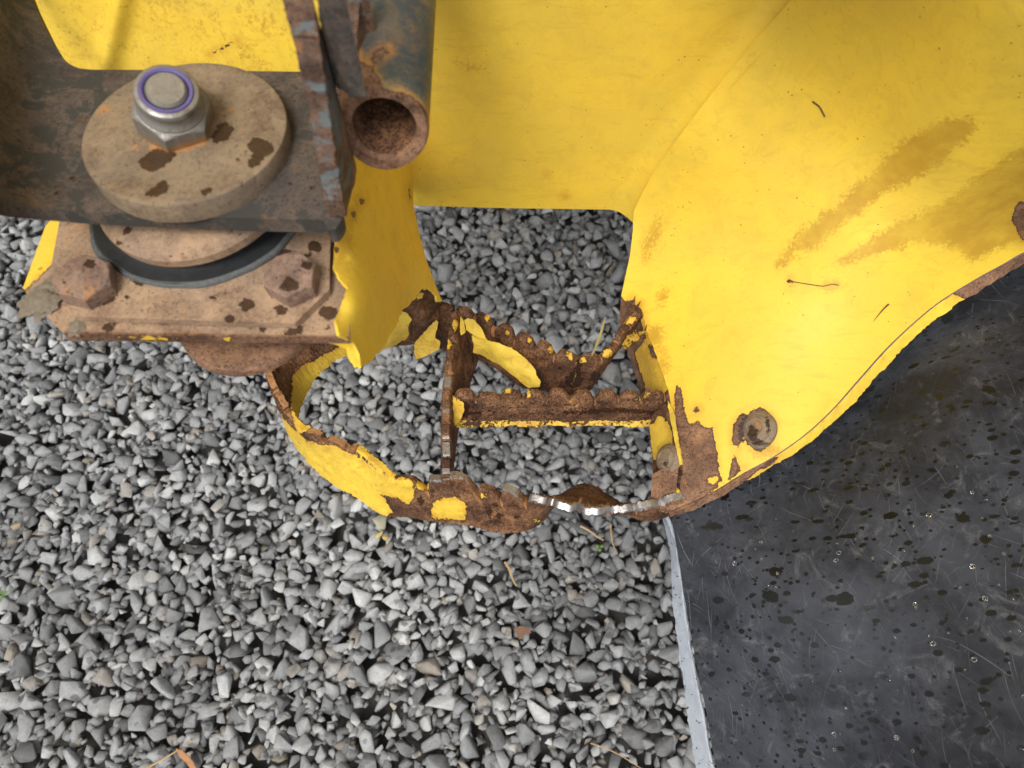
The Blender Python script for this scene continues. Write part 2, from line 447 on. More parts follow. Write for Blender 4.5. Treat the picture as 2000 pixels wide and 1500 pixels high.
    # rain spots
    wv = s.math('MULTIPLY_ADD', s.math('SUBTRACT', s.noise(330, 4, .7, off=12), .5), 20, s.attr('wet'))
    wm = s.ss(wv, -1, .5)
    if spots:
        vr = s.vor(95); cc = s.n('ShaderNodeSeparateColor'); s.L(vr.outputs['Color'], cc.inputs[0])
        rr = s.math('MULTIPLY', s.ss(cc.outputs[0], 1 - spots, 1, 0, 1), .34)
        dd = s.math('ADD', vr.outputs['Distance'], s.math('MULTIPLY', s.math('SUBTRACT', s.noise(500, 3, .6), .5), .35))
        wm = s.math('MAXIMUM', wm, s.ss(s.math('SUBTRACT', rr, dd), 0, .03))
    wcol = s.mix(.93, col, wetcol)
    col = s.mix(s.math('MULTIPLY', wm, s.fm(pm, .92, .5)), col, wcol)
    # polished by boots
    sv = s.math('MULTIPLY_ADD', s.math('SUBTRACT', s.noise(380, 4, .7, off=14), .5), 44, s.attr('shine')); sm = s.ss(sv, 1, 5)
    col = s.mix(sm, col, (.40, .38, .37))
    rough = s.fm(pm, bare, s.ss(n2, .3, .8, paint_rough, paint_rough + .16)); rough = s.fm(wm, rough, .22); rough = s.fm(fmk, rough, .30); rough = s.fm(sm, rough, .38)
    hgt = s.math('ADD', s.math('MULTIPLY', s.math('SUBTRACT', 1., pm), s.math('ADD', s.math('MULTIPLY', n2, .9), s.math('MULTIPLY', n3, .25))), s.math('MULTIPLY', pm, 1.6))
    hgt = s.math('ADD', hgt, s.math('MULTIPLY', s.noise(90, 3, .5), .5))
    return s.fin(col, rough, s.math('MULTIPLY', sm, .85), s.bump(hgt, .6, .0009), spec=.32)

RUST_DARK = [(.34, (.016, .009, .006)), (.43, (.075, .032, .015)), (.51, (.16, .075, .036)), (.59, (.27, .135, .062)), (.68, (.42, .20, .07))]
RUST_MID = [(.34, (.04, .020, .012)), (.44, (.13, .064, .035)), (.54, (.22, .12, .07)), (.66, (.36, .19, .09))]
TAN = [(.32, (.12, .072, .045)), (.44, (.245, .158, .098)), (.54, (.335, .225, .14)), (.68, (.43, .285, .165))]
GREYTAN = [(.34, (.028, .022, .018)), (.45, (.065, .050, .040)), (.55, (.10, .078, .060)), (.68, (.17, .105, .06))]
WASH = [(.32, (.10, .066, .04)), (.44, (.17, .118, .072)), (.54, (.22, .165, .105)), (.68, (.28, .18, .085))]
M_yel = metal('yellow_paint_over_rusty_steel', RUST_MID, chipamp=6)
M_dusty = metal('dusty_yellow_paint', RUST_MID, paintcol=(.76, .53, .075), paint_rough=.5)
M_step = metal('flaking_step_steel', RUST_DARK, chipamp=8, speck=.8, spots=.12, dirt=.9, grime=.5)
M_bar = metal('scaled_rust', RUST_DARK, chipamp=14, speck=1.2, dirt=1, grime=.8)
M_tan = metal('tan_surface_rust', TAN, chipamp=8, spots=.08, speck=.1)
M_boltrust = metal('bolt_rust', [(.32, (.08, .045, .03)), (.44, (.16, .10, .07)), (.54, (.24, .155, .11)), (.68, (.33, .21, .13))], speck=.2)
M_brown = metal('brown_rust', RUST_MID, chipamp=10, spots=.1, speck=.5)
M_frame = metal('frame_steel', GREYTAN, chipamp=4, spots=.06, oldpaint=(.042, .040, .034), orange_amt=.15)
M_gus = metal('rusty_gusset_steel', [(.34, (.025, .014, .009)), (.44, (.085, .045, .028)), (.54, (.14, .08, .05)), (.66, (.24, .13, .065))], oldpaint=(.095, .105, .105), speck=.4, orange_amt=.3)
M_wash = metal('washer_steel', WASH, spots=.05, speck=.1)
M_tube = metal('blue_grey_painted_tube', RUST_MID, paintcol=(.042, .054, .060), paint_rough=.42, dirt=.0, grime=.25, chipamp=11)
M_flake = metal('paint_flake', RUST_MID, paintcol=(.66, .48, .06), dirt=1, paint_rough=.5, grime=.6)

def simple(name, col, rough, metallic=0., var=.25, sc=200, bump=.3):
    s = NT(name); n = s.noise(sc, 4, .6); n2 = s.noise(sc * 6, 3, .6)
    c = s.mix(n, tuple(x * (1 - var) for x in col), tuple(min(1, x * (1 + var)) for x in col))
    return s.fin(c, s.ss(n2, .3, .7, max(.05, rough - .1), rough + .1), metallic, s.bump(s.math('ADD', n, s.math('MULTIPLY', n2, .3)), bump, .0004))
M_rub = simple('rubber', (.018, .02, .022), .42, var=.5)
M_rubedge = simple('dusty_rubber_edge', (.075, .08, .08), .7, var=.7, sc=500)
M_violet = simple('violet_nylon', (.10, .08, .22), .6)
M_dark = simple('dark_interior', (.02, .018, .016), .8)
M_mud = simple('dried_mud', (.17, .14, .10), .95, var=.5, sc=500, bump=1)
M_straw = simple('straw', (.42, .28, .13), .8, var=.3)
M_twig = simple('dark_twig', (.07, .035, .02), .8, var=.4)
M_leaf = simple('dead_leaf', (.33, .16, .07), .75, var=.3)
M_oldleaf = simple('old_leaf', (.13, .065, .035), .8, var=.5)
M_green = simple('green_leaf', (.10, .20, .04), .6, var=.3)

def mk_zinc():
    s = NT('weathered_zinc'); n = s.noise(170, 5, .7, .5); n2 = s.noise(900, 3, .6)
    c = s.ramp(n, [(.3, (.10, .075, .05)), (.45, (.20, .18, .15)), (.6, (.29, .28, .26)), (.75, (.37, .35, .31))])
    g = s.n('ShaderNodeSeparateXYZ'); s.L(s.tc, g.inputs[0])
    low = s.ss(s.math('ADD', g.outputs[2], s.math('MULTIPLY', n, .006)), .7155, .7105)
    c = s.mix(s.math('MULTIPLY', low, .8), c, (.42, .22, .06))
    return s.fin(c, s.ss(n, .3, .7, .6, .38), s.ss(n, .4, .6, .25, .7), s.bump(s.math('ADD', n, s.math('MULTIPLY', n2, .3)), .4, .0005))
M_zinc = mk_zinc()

def mk_plastic():
    s = NT('black_mudguard_plastic')
    n = s.noise(14, 5, .65, .4); n2 = s.noise(55, 5, .7, .3, off=3); base = s.mix(s.ss(s.math('ADD', s.math('MULTIPLY', n, .6), s.math('MULTIPLY', n2, .4)), .38, .64), (.013, .0145, .0195), (.042, .046, .057))
    # hairline scratches in several directions
    scr = None
    for i, (rz, rows, th, de) in enumerate(((.25, 300, .09, .60), (.8, 200, .07, .62), (1.35, 330, .10, .58), (1.95, 240, .08, .60), (2.5, 280, .09, .62), (2.95, 180, .06, .60), (.55, 420, .10, .64), (1.65, 150, .05, .58))):
        t = scratch_lines(s, rows, rz, th, de, i + 1); scr = t if scr is None else s.math('MAXIMUM', scr, t)
    gate = s.ss(s.noise(9, 4, .7, off=4), .42, .66)
    ln = s.math('MULTIPLY', scr, s.math('MULTIPLY_ADD', gate, .60, .12))
    dust = s.math('MULTIPLY', s.ss(s.noise(38, 6, .75, 1.2, off=6), .52, .74), .40)
    col = s.mix(s.math('MAXIMUM', ln, dust), base, (.19, .195, .205))
    wet = None
    for sc, lim, rad, st in ((75, .45, .34, (.6, 1.6, 1)), (140, .30, .38, (.7, 1.3, 1)), (260, .35, .38, (.8, 1, 1))):
        co = s.stretch(st, (0, 0, .15)); vr = s.vor(sc, co); cc = s.n('ShaderNodeSeparateColor'); s.L(vr.outputs['Color'], cc.inputs[0])
        rr = s.math('MULTIPLY', s.ss(cc.outputs[0], lim, 1.0), rad)
        dd = s.math('ADD', vr.outputs['Distance'], s.math('MULTIPLY', s.math('SUBTRACT', s.noise(sc * 6, 3, .7), .5), .30))
        w = s.math('MULTIPLY', s.ss(s.math('SUBTRACT', rr, dd), 0, .03), s.ss(s.noise(11, 3, .6, off=sc), .34, .50)); wet = w if wet is None else s.math('MAXIMUM', wet, w)
    wet = s.math('MAXIMUM', wet, s.ss(s.math('MULTIPLY_ADD', s.math('SUBTRACT', s.noise(330, 4, .7), .5), 12, s.attr('wet')), -1, .5))
    col = s.mix(wet, col, (.006, .007, .006))
    rough = s.fm(wet, s.ss(n2, .35, .7, .66, .82), .35)
    nb = s.bump(s.math('ADD', s.math('MULTIPLY', ln, -.6), s.math('ADD', s.math('MULTIPLY', n2, 1.0), s.math('MULTIPLY', wet, .35))), .35, .0006)
    return s.fin(col, rough, 0., nb, spec=.30)
M_black = mk_plastic()
def mk_cutedge():
    s = NT('pale_cut_plastic'); n = s.noise(1, 4, .7, .2, co=s.stretch((500, 120, 200))); n2 = s.noise(160, 4, .8, off=4)
    c = s.mix(n, (.19, .21, .245), (.34, .37, .42)); c = s.mix(s.ss(n2, .60, .64), c, (.012, .013, .014))  # worn cut bevel; its pale blue-grey also stands in for sky reflection
    return s.fin(c, .5, 0., s.bump(n, .3, .0004))
M_cut = mk_cutedge()
def mk_stone():
    s = NT('crushed_grey_limestone')
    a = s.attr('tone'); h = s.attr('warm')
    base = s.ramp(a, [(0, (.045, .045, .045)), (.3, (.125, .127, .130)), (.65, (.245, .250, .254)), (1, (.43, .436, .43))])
    base = s.mix(s.ss(h, .90, 1, 0, .5), base, (.30, .245, .175))
    n = s.noise(110, 5, .7, .3); n2 = s.noise(480, 4, .7, off=3)
    f = s.math('ADD', s.math('MULTIPLY', n, .6), s.math('MULTIPLY', n2, .4))
    mul = s.n('ShaderNodeMix', data_type='RGBA', blend_type='MULTIPLY'); mul.inputs[0].default_value = 1
    s.L(base, mul.inputs[6]); s.L(s.ramp(f, [(.28, (.55, .54, .53)), (.5, (1, 1, 1)), (.72, (1.28, 1.28, 1.27))]), mul.inputs[7]); c = mul.outputs[2]
    vr = s.vor(68); cc = s.n('ShaderNodeSeparateColor'); s.L(vr.outputs['Color'], cc.inputs[0])
    dd = s.math('ADD', vr.outputs['Distance'], s.math('MULTIPLY', s.math('SUBTRACT', s.noise(300, 3, .6), .5), .3))
    wet = s.ss(s.math('SUBTRACT', s.math('MULTIPLY', s.ss(cc.outputs[1], .35, 1), .42), dd), -.01, .05)
    g = s.n('ShaderNodeNewGeometry'); sx = s.n('ShaderNodeSeparateXYZ'); s.L(g.outputs['Normal'], sx.inputs[0])
    wet = s.math('MULTIPLY', wet, s.ss(sx.outputs[2], .2, .6))
    m2 = s.mix(s.math('MULTIPLY', wet, .62), c, (.055, .053, .052))
    return s.fin(m2, s.fm(wet, .82, .5), 0., s.bump(f, .5, .0012), spec=.35)
M_stone = mk_stone()
M_soil = simple('damp_grit', (.07, .067, .062), .9, var=.6, sc=120, bump=1)

# ================================================================ SETTING: ground and gravel
def ground():
    n = 60; xs = np.linspace(-1, 1, n); g = np.sign(xs) * np.abs(xs) ** 3
    X, Y = np.meshgrid(g * 60, g * 60); co = np.stack([X.ravel(), Y.ravel(), np.zeros(n * n)], -1)
    co[:, 2] = -.045
    F = [[j * n + i, j * n + i + 1, (j + 1) * n + i + 1, (j + 1) * n + i] for j in range(n - 1) for i in range(n - 1)]
    o = mesh_obj('ground', co, F, M_soil, None, origin=(0, 0, -.045)); meta(o, kind='structure')
ground()

def stone_variants(k, npts, smooth_it, r_):
    out = []
    for i in range(k):
        bm = bmesh.new()
        sx = (1.0, r_.uniform(.62, .98), r_.uniform(.42, .72))
        nn = npts + r_.randint(-2, 3)
        for _ in range(nn):
            v = Vector((r_.gauss(0, 1), r_.gauss(0, 1), r_.gauss(0, 1))).normalized() * r_.uniform(.66, 1.18)
            bm.verts.new((v.x * sx[0], v.y * sx[1], v.z * sx[2]))
        bmesh.ops.convex_hull(bm, input=bm.verts)
        for v in [v for v in bm.verts if not v.link_faces]: bm.verts.remove(v)
        if smooth_it:
            bmesh.ops.dissolve_limit(bm, angle_limit=R(16), verts=bm.verts, edges=bm.edges)
            bmesh.ops.bevel(bm, geom=list(bm.edges) + list(bm.verts), offset=r_.uniform(.045, .10), segments=1, affect='EDGES', profile=.6, clamp_overlap=True)
        bmesh.ops.triangulate(bm, faces=bm.faces)
        bm.verts.ensure_lookup_table(); bm.verts.index_update()
        V = np.array([tuple(v.co) for v in bm.verts]); F = np.array([[v.index for v in f.verts] for f in bm.faces])
        out.append((V, F)); bm.free()
    return out

def gravel():
    r_ = random.Random(3); hi = stone_variants(48, 11, True, r_); lo = stone_variants(16, 9, False, r_)
    X0, X1, Y0, Y1 = -1.2, 1.2, -.30, 1.45
    # dart throwing, large to small, on a hash grid
    cell = .02; grid = {}; st = []
    def ok(x, y, r, k):
        cx, cy = int(x // cell), int(y // cell); q = 2
        for a in range(cx - q, cx + q + 1):
            for b in range(cy - q, cy + q + 1):
                for (x2, y2, r2) in grid.get((a, b), ()):
                    if (x - x2) ** 2 + (y - y2) ** 2 < ((r + r2) * k) ** 2: return False
        return True
    A = (X1 - X0) * (Y1 - Y0)
    for (r0, r1, tries, k) in ((.0140, .0195, 1500, .74), (.0105, .014, 9000, .72), (.0075, .0105, 46000, .68), (.0052, .0075, 95000, .68), (.0034, .0052, 40000, .72)):
        for _ in range(int(tries * A / 3.0)):
            r = r_.uniform(r0, r1); x = r_.uniform(X0, X1); y = r_.uniform(Y0, Y1)
            if ok(x, y, r, k):
                grid.setdefault((int(x // cell), int(y // cell)), []).append((x, y, r)); st.append((x, y, r, 0))
    for _ in range(23000):                         # lower layer, seen in the gaps
        st.append((r_.uniform(X0, X1), r_.uniform(Y0, Y1), r_.uniform(.007, .012), 1))
    C, FF, T, W = [], [], [], []; base = 0
    for (x, y, r, layer) in st:
        V, F = r_.choice(lo) if (layer or r < .0052) else r_.choice(hi)
        tilt = .5 if not layer else 1.5
        e = Matrix.Rotation(r_.gauss(0, tilt), 3, 'X') @ Matrix.Rotation(r_.gauss(0, tilt), 3, 'Y')
        m = np.array(Matrix.Rotation(r_.uniform(0, 6.283), 3, 'Z') @ e)
        z = (-.005 - r * .3 + r_.gauss(0, .0032)) if not layer else (-.0135 + r_.uniform(-.004, .004))
        if layer == 0 and r < .0075: z -= .002
        C.append((V * r * (1.30 if not layer else 1.35)) @ m.T + np.array([x, y, z])); FF.append(F + base); base += len(V)
        t = min(1, max(0, r_.gauss(.66, .18))) if not layer else r_.uniform(.3, .75)
        if r_.random() < .06: t *= .5
        T.append(np.full(len(V), t)); W.append(np.full(len(V), r_.random()))
    C = np.concatenate(C); F = np.concatenate(FF); T = np.concatenate(T)
    dp = P(1170, 1140, z=0); q = np.hypot((C[:, 0] - dp[0]) / .17, (C[:, 1] - dp[1]) / .13)          # darker patch of stones by the mudguard
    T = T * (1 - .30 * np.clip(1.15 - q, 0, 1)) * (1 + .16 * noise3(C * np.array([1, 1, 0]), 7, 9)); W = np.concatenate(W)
    me = bpy.data.meshes.new('gravel'); me.vertices.add(len(C)); me.vertices.foreach_set('co', C.astype(np.float32).ravel())
    me.loops.add(F.size); me.loops.foreach_set('vertex_index', F.astype(np.int32).ravel()); me.polygons.add(len(F))
    me.polygons.foreach_set('loop_start', np.arange(0, F.size, 3, dtype=np.int32)); me.polygons.foreach_set('use_smooth', np.ones(len(F), bool))
    me.update(calc_edges=True)
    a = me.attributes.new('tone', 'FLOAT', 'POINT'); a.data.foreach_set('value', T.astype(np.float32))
    a = me.attributes.new('warm', 'FLOAT', 'POINT'); a.data.foreach_set('value', W.astype(np.float32))
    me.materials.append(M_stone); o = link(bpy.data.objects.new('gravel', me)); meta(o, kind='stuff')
    print('gravel', len(st), len(F)); return hi
HI = gravel()

# ================================================================ THE MACHINE
machine = empty('construction_machine', (0, .45, 0), label='yellow construction machine with rusted torn boarding step, cab mount bolt and black mudguard over gravel', cat='construction machine')

# ---- body side wall, its rounded corner and the wheel arch panel
creaseB = cr([(1590, -60), (1545, 0), (1470, 85), (1400, 170), (1330, 262), (1275, 340), (1238, 412)], 8)
creaseA = cr([(1540, -60), (1495, 0), (1425, 85), (1358, 170), (1290, 262), (1240, 345), (1211, 409)], 8)
wall_out = lin([(640, -60), (1590, -60)], 12, False)[:-1].tolist() + creaseB[1:].tolist() + lin([(1238, 412), (1211, 409), (1000, 407), (822, 402), (790, 402), (690, 330), (640, 250)], 10, False)[1:].tolist()
wall_ctrl = [(700, 0, .452, 'y'), (1500, 0, .447, 'y'), (1211, 409, .447, 'y'), (808, 402, .447, 'y'), (1000, 200, .449, 'y'), (1200, 100, .449, 'y')]
body = sheet('body_side_panel', wall_out, wall_ctrl, M_yel, machine, thick=.004, step=8, dent=.0005, dscale=9, warp=lambda V: .0165 * np.clip(1 + shape_sd(V, ('l', creaseB[:, :2], 0)) / 52.0, 0, 1) ** 2.2,
    masks={'paint': [30., ('-', ('e', 1103, 383, 3, 2.5, 0)), ('-', ('e', 1068, 338, 1.5, 1.5, 0))], 'film': [('l', [(890, 118), (930, 135), (955, 140)], .0)]})
fold = cr([(1300, 1002), (1340, 985), (1390, 962), (1450, 925), (1510, 892), (1570, 850), (1625, 800), (1680, 738), (1740, 672), (1820, 600), (1900, 548), (1960, 515), (2000, 493), (2080, 462)], 8)
arch_out = creaseB.tolist() + lin([(1238, 412), (1236, 450), (1230, 500), (1220, 545), (1213, 578)], 6, False)[1:].tolist() \
    + lin([(1213, 578), (1222, 590), (1226, 606), (1234, 588), (1240, 604), (1247, 596), (1246, 612), (1258, 625), (1264, 650), (1280, 690), (1296, 735), (1308, 775), (1312, 815), (1326, 890), (1322, 905), (1276, 925), (1268, 988)], 7, False, .8)[1:].tolist() \
    + fold.tolist() + [(2120, 440), (2120, -60)]
arch_ctrl = [(1545, 0, .428, 'y'), (1330, 262, .429, 'y'), (1238, 412, .430, 'y'), (1215, 575, .425), (1308, 775, .432), (1300, 1000, .425), (1268, 985, .42), (1450, 925, .44), (1590, 835, .455), (1700, 715, .47),
             (1820, 600, .49), (2000, 493, .52), (1500, 700, .468), (1500, 500, .50), (1700, 500, .535), (1700, 300, .592), (1850, 300, .622), (2000, 250, .655), (2000, 0, .735), (1750, 0, .70), (2110, 380, .60), (1350, 850, .437), (1600, 150, .625)]
arch_rust = [30.,
    ('-', ('p', [(1321, 748), (1330, 760), (1338, 800), (1344, 824), (1352, 832), (1363, 812), (1368, 828), (1380, 838), (1392, 832), (1395, 860), (1402, 890), (1405, 920), (1414, 938), (1400, 955), (1330, 1000), (1262, 1000), (1262, 930), (1300, 905), (1326, 880), (1316, 800)])),
    ('-', ('p', [(1432, 830), (1446, 808), (1460, 806), (1462, 840), (1446, 862), (1440, 880), (1430, 862)])),
    ('-', ('p', [(1424, 930), (1430, 890), (1438, 888), (1440, 915), (1455, 912), (1420, 945)])),
    ('-', ('p', [(1205, 580), (1222, 588), (1228, 604), (1236, 580), (1240, 602), (1252, 592), (1256, 618), (1262, 650), (1268, 672), (1245, 690), (1200, 690)])),
    ('-', ('e', 1482, 838, 30, 42, 0)), ('-', ('e', 1360, 800, 5, 4, 0)),
    ('-', ('l', [(1545, 545), (1548, 550), (1550, 551)], 2.5)), ('-', ('p', [(1985, 395), (2120, 380), (2120, 470), (1995, 470), (1975, 430)])),
    ('e', 1394, 938, 11, 9, 0), ('e', 1316, 980, 18, 4, -10)]
arch_film = [('p', [(1518, 520), (1530, 490), (1575, 445), (1650, 385), (1720, 320), (1765, 275), (1850, 235), (1895, 232), (1905, 255), (1870, 290), (1800, 345), (1735, 370), (1660, 425), (1600, 480), (1545, 505)]),
    ('p', [(1625, 520), (1680, 480), (1760, 430), (1840, 400), (1890, 360), (1960, 310), (2120, 230), (2120, 460), (1990, 470), (1900, 510), (1850, 480), (1800, 470), (1720, 495)]),
    ('e', 1272, 470, 10, 32, 20), ('e', 1296, 578, 8, 14, 10), ('p', [(1262, 650), (1285, 640), (1300, 690), (1306, 740), (1290, 715)]),
    ('e', 1620, 560, 12, 4, 0), ('e', 1500, 880, 25, 12, 0)]
arch = sheet('wheel_arch_panel', arch_out, arch_ctrl, M_yel, machine, thick=.004, step=9, dent=.0006, dscale=11, reg=.03, masks={'paint': arch_rust, 'film': arch_film, 'wet': [('e', 1455, 840, 14, 26, 10)]})
# rolled hem below the arch panel
hem_top = [(x, y + 1, 0, 0) for x, y in fold[2::5]]
def zfold(x): return float(np.interp(x, [1300, 1450, 1590, 1700, 1820, 2000, 2080], [.425, .44, .455, .47, .49, .52, .53])) - .0052
ht = [(x, y, zfold(x), 0) for x, y in fold[1::6]]
hb = []
for i, (x, y, z, _) in enumerate(ht):
    a = ht[max(i - 1, 0)]; b = ht[min(i + 1, len(ht) - 1)]; d = np.array([b[0] - a[0], b[1] - a[1]]); d = d / np.hypot(*d)
    w = np.interp(x, [1300, 1350, 1500, 1700, 1900, 2080], [6, 12, 14, 20, 22, 14]); hb.append((x - d[1] * w, y + d[0] * w, z - .006))
ribbon('rolled_hem', ht, hb, M_yel, machine, thick=.003, rows=6, step=5, masks={'paint': [30., ('-', ('p', [(1250, 950), (1480, 880), (1560, 850), (1480, 920), (1350, 1030), (1250, 1030)])), ('-', ('p', [(1850, 570), (1930, 520), (2090, 440), (2090, 520), (1900, 590)])), ('-', ('e', 1500, 905, 22, 5, -30))]}, rough=.0008, seed=9)
M_seam = simple('dull_seam', (.13, .09, .09), .7)
tube('hem_seam', [P(x, y, z=zfold(x) + .0012) for x, y in fold[20::4]], .0010, M_seam, machine, 6)
# return flange at the step side of the arch
sheet('return_flange', lin([(1213, 582), (1240, 606), (1262, 640), (1284, 694), (1300, 735), (1310, 775), (1250, 768), (1240, 728), (1222, 676), (1210, 640), (1210, 610)], 6, True, .5),
    [(1213, 582, .42), (1262, 640, .425), (1300, 735, .43), (1310, 775, .43), (1250, 768, .385), (1222, 676, .385), (1210, 640, .39)], M_yel, machine, thick=.003, step=6, dent=.0006, dscale=60,
    masks={'paint': [9., ('-', ('p', [(1205, 575), (1240, 590), (1262, 660), (1240, 690), (1262, 760), (1240, 780), (1205, 680)])), ('-', ('p', [(1262, 670), (1290, 680), (1296, 700), (1275, 700)]))], 'film': [('e', 1262, 715, 14, 55, -14)]})

# ---- corner post beside the mount
post_out = lin([(672, 240), (790, 240), (806, 330), (808, 402), (818, 450), (830, 500), (846, 545), (863, 588)], 6, False).tolist() \
    + lin([(863, 588), (855, 590), (846, 570), (835, 562), (822, 566), (812, 583), (798, 598), (788, 604), (776, 630), (762, 655), (748, 680), (728, 702), (706, 718)], 4, False, 1.4, 4)[1:].tolist() \
    + lin([(706, 718), (702, 692), (690, 668), (662, 654), (655, 625), (664, 600), (680, 562), (664, 545), (652, 520), (655, 490), (662, 450), (680, 400), (682, 320)], 6, False, .6, 5)[1:].tolist()
post_ctrl = [(655, 600, .6562), (690, 600, .6555), (800, 600, .517), (863, 588, .47), (808, 402, .47), (690, 320, .655), (740, 402, .600), (770, 500, .561), (706, 718, .640), (745, 688, .588), (655, 490, .6580), (690, 500, .656), (722, 600, .638), (790, 250, .54), (672, 240, .67), (835, 500, .49), (720, 402, .632)]
sheet('corner_post', post_out, post_ctrl, M_yel, machine, thick=.0016, step=6, dent=.0003, dscale=30, reg=2e-3,
    masks={'paint': [30., ('-', ('p', [(640, 560), (676, 562), (660, 600), (652, 625), (640, 640)])), ('-', ('e', 658, 487, 5, 6, 0)), ('-', ('e', 706, 393, 5, 6, 20)), ('-', ('e', 690, 418, 5, 6, 0)), ('-', ('l', [(798, 368), (801, 390)], 1.5)), ('-', ('e', 686, 532, 3, 4, 0))],
           'film': [('e', 704, 395, 8, 16, 20), ('e', 690, 420, 12, 14, 0), ('p', [(655, 440), (680, 430), (690, 470), (676, 540), (655, 530)])]})
sheet('bent_lip', lin([(625, 664), (655, 655), (682, 662), (697, 678), (705, 716), (693, 719), (680, 700), (676, 682), (655, 673), (628, 668)], 4, True, .6), [(625, 664, .642), (682, 662, .64), (705, 716, .628), (680, 700, .626)], M_yel, machine, thick=.002, step=5, masks={'paint': [30., ('-', ('l', [(640, 653), (682, 658), (700, 682), (708, 716)], 4))]})

# ---- yellow panel seen behind the frame, top left
sheet('rear_body_panel', lin([(-60, -120), (640, -120), (640, 200), (-60, 200)], 20), [(-60, -120, .400, 'y'), (640, -120, .404, 'y'), (640, 200, .375, 'y'), (-60, 200, .370, 'y')], M_yel, machine, thick=.004, step=8,
    warp=lambda V: .006 * np.exp(-((V[:, 0] - (238 - (V[:, 1]) * .22)) / 22.0) ** 2), masks={'paint': [30., ('-', ('l', [(412, 105), (440, 92), (460, 78)], 2.0))], 'film': -8.})

# ---- cab frame: notched plate, bent flange, gusset, tube
ZF = .695
front = cr([(665, 400), (668, 425), (655, 446), (640, 448)], 5)
plate_out = [(-90, -80)] + lin([(30, -80), (62, 0), (92, 62), (118, 105)], 8, False).tolist() + cr([(118, 105), (132, 122), (155, 133), (185, 136)], 5)[1:].tolist() + lin([(185, 136), (400, 137), (640, 141), (662, 300)], 9, False)[1:].tolist() + front.tolist() \
    + lin([(640, 430), (400, 424), (150, 412), (60, 404), (0, 398), (-90, 380)], 9, False)[1:].tolist()
hplate = sheet('cab_frame_plate', plate_out, [(-90, -80, .735), (-90, 380, .735), (-40, 200, .722), (0, 200, .710), (0, 390, .710), (0, 0, .712), (45, 200, .699), (60, 400, .698), (60, 0, .698), (110, 200, ZF), (110, 400, ZF), (640, 150, ZF), (640, 430, ZF), (300, 300, ZF), (400, 200, ZF), (200, 200, ZF), (300, 430, ZF), (500, 430, ZF)],
    M_frame, machine, thick=.009, step=9, down=True, bevel=.0007, masks={'wet': [('e', 155, 285, 4, 4, 0), ('e', 565, 358, 5, 4, 0), ('e', 610, 368, 8, 5, 0), ('e', 548, 385, 3, 3, 0), ('e', 112, 378, 10, 4, -20), ('e', 405, 425, 5, 8, 0)]})
# gusset standing on the plate
def prism(name, ring_a, ring_b, mat, parent, masks=None, bevel=0, sub=10):
    a = np.array(ring_a); b = np.array(ring_b); n = len(a); co = []; F = []
    for k in range(sub + 1): co += (a + (b - a) * k / sub).tolist()
    for k in range(sub):
        for i in range(n): j = (i + 1) % n; F.append([k * n + i, k * n + j, (k + 1) * n + j, (k + 1) * n + i])
    F.append(list(range(n))[::-1]); F.append([sub * n + i for i in range(n)])
    return mesh_obj(name, co, F, mat, parent, 30, masks, bevel)
def plate_edge(name, top, thick_px, zlow, mat, parent, masks=None, bevel=.0006):
    """upright plate whose sloping top edge runs along the points (x,y,z); it stands down to zlow"""
    A = cr(top, 8); L = P(A[:, 0] - thick_px(A[:, 1]) / 2, A[:, 1], z=A[:, 2]); Rr = P(A[:, 0] + thick_px(A[:, 1]) / 2, A[:, 1], z=A[:, 2])
    n = len(A); zl = np.array([zlow(y) for y in A[:, 1]]); rows = 8; co = []; F = []
    rr = np.random.default_rng(5)
    for k in range(rows):
        for Q in (L, Rr):
            q = Q.copy(); q[:, 2] = Q[:, 2] + (zl - Q[:, 2]) * (k / (rows - 1)) ** 1.3
            if k == 0: q += rr.normal(0, .0003, q.shape)
            co.append(q)
    co = np.concatenate(co)
    def id_(k, s, i): return (k * 2 + s) * n + i
    for i in range(n - 1):
        F.append([id_(0, 0, i), id_(0, 0, i + 1), id_(0, 1, i + 1), id_(0, 1, i)])
        for k in range(rows - 1):
            F.append([id_(k, 0, i + 1), id_(k, 0, i), id_(k + 1, 0, i), id_(k + 1, 0, i + 1)])
            F.append([id_(k, 1, i), id_(k, 1, i + 1), id_(k + 1, 1, i + 1), id_(k + 1, 1, i)])
        F.append([id_(rows - 1, 0, i + 1), id_(rows - 1, 0, i), id_(rows - 1, 1, i), id_(rows - 1, 1, i + 1)])
    for k in range(rows - 1):
        F.append([id_(k, 0, 0), id_(k, 1, 0), id_(k + 1, 1, 0), id_(k + 1, 0, 0)])
        F.append([id_(k, 1, n - 1), id_(k, 0, n - 1), id_(k + 1, 0, n - 1), id_(k + 1, 1, n - 1)])
    return mesh_obj(name, co, F, mat, parent, 35, masks, bevel)
gus = plate_edge('gusset', [(560, -80, .795), (581, 0, .782), (594, 60, .772), (608, 130, .760), (622, 210, .744), (634, 290, .728), (645, 350, .714), (651, 392, .706)], lambda y: np.interp(y, [-80, 0, 200, 400], [62, 56, 40, 34]), lambda y: .6955, M_gus, machine)
# the end of the gusset turns down over the plate
plate_edge('bracket_plate', [(640, -80, .80), (641, 0, .782), (647, 60, .768), (656, 108, .752)], lambda y: 38 + 0 * y, lambda y: .742, M_frame, machine)
plate_edge('outer_web', [(690, -80, .770), (685, 0, .752), (680, 80, .738), (674, 150, .724), (664, 205, .712)], lambda y: 34 + 0 * y, lambda y: .708 - .0 * y, M_gus, machine)
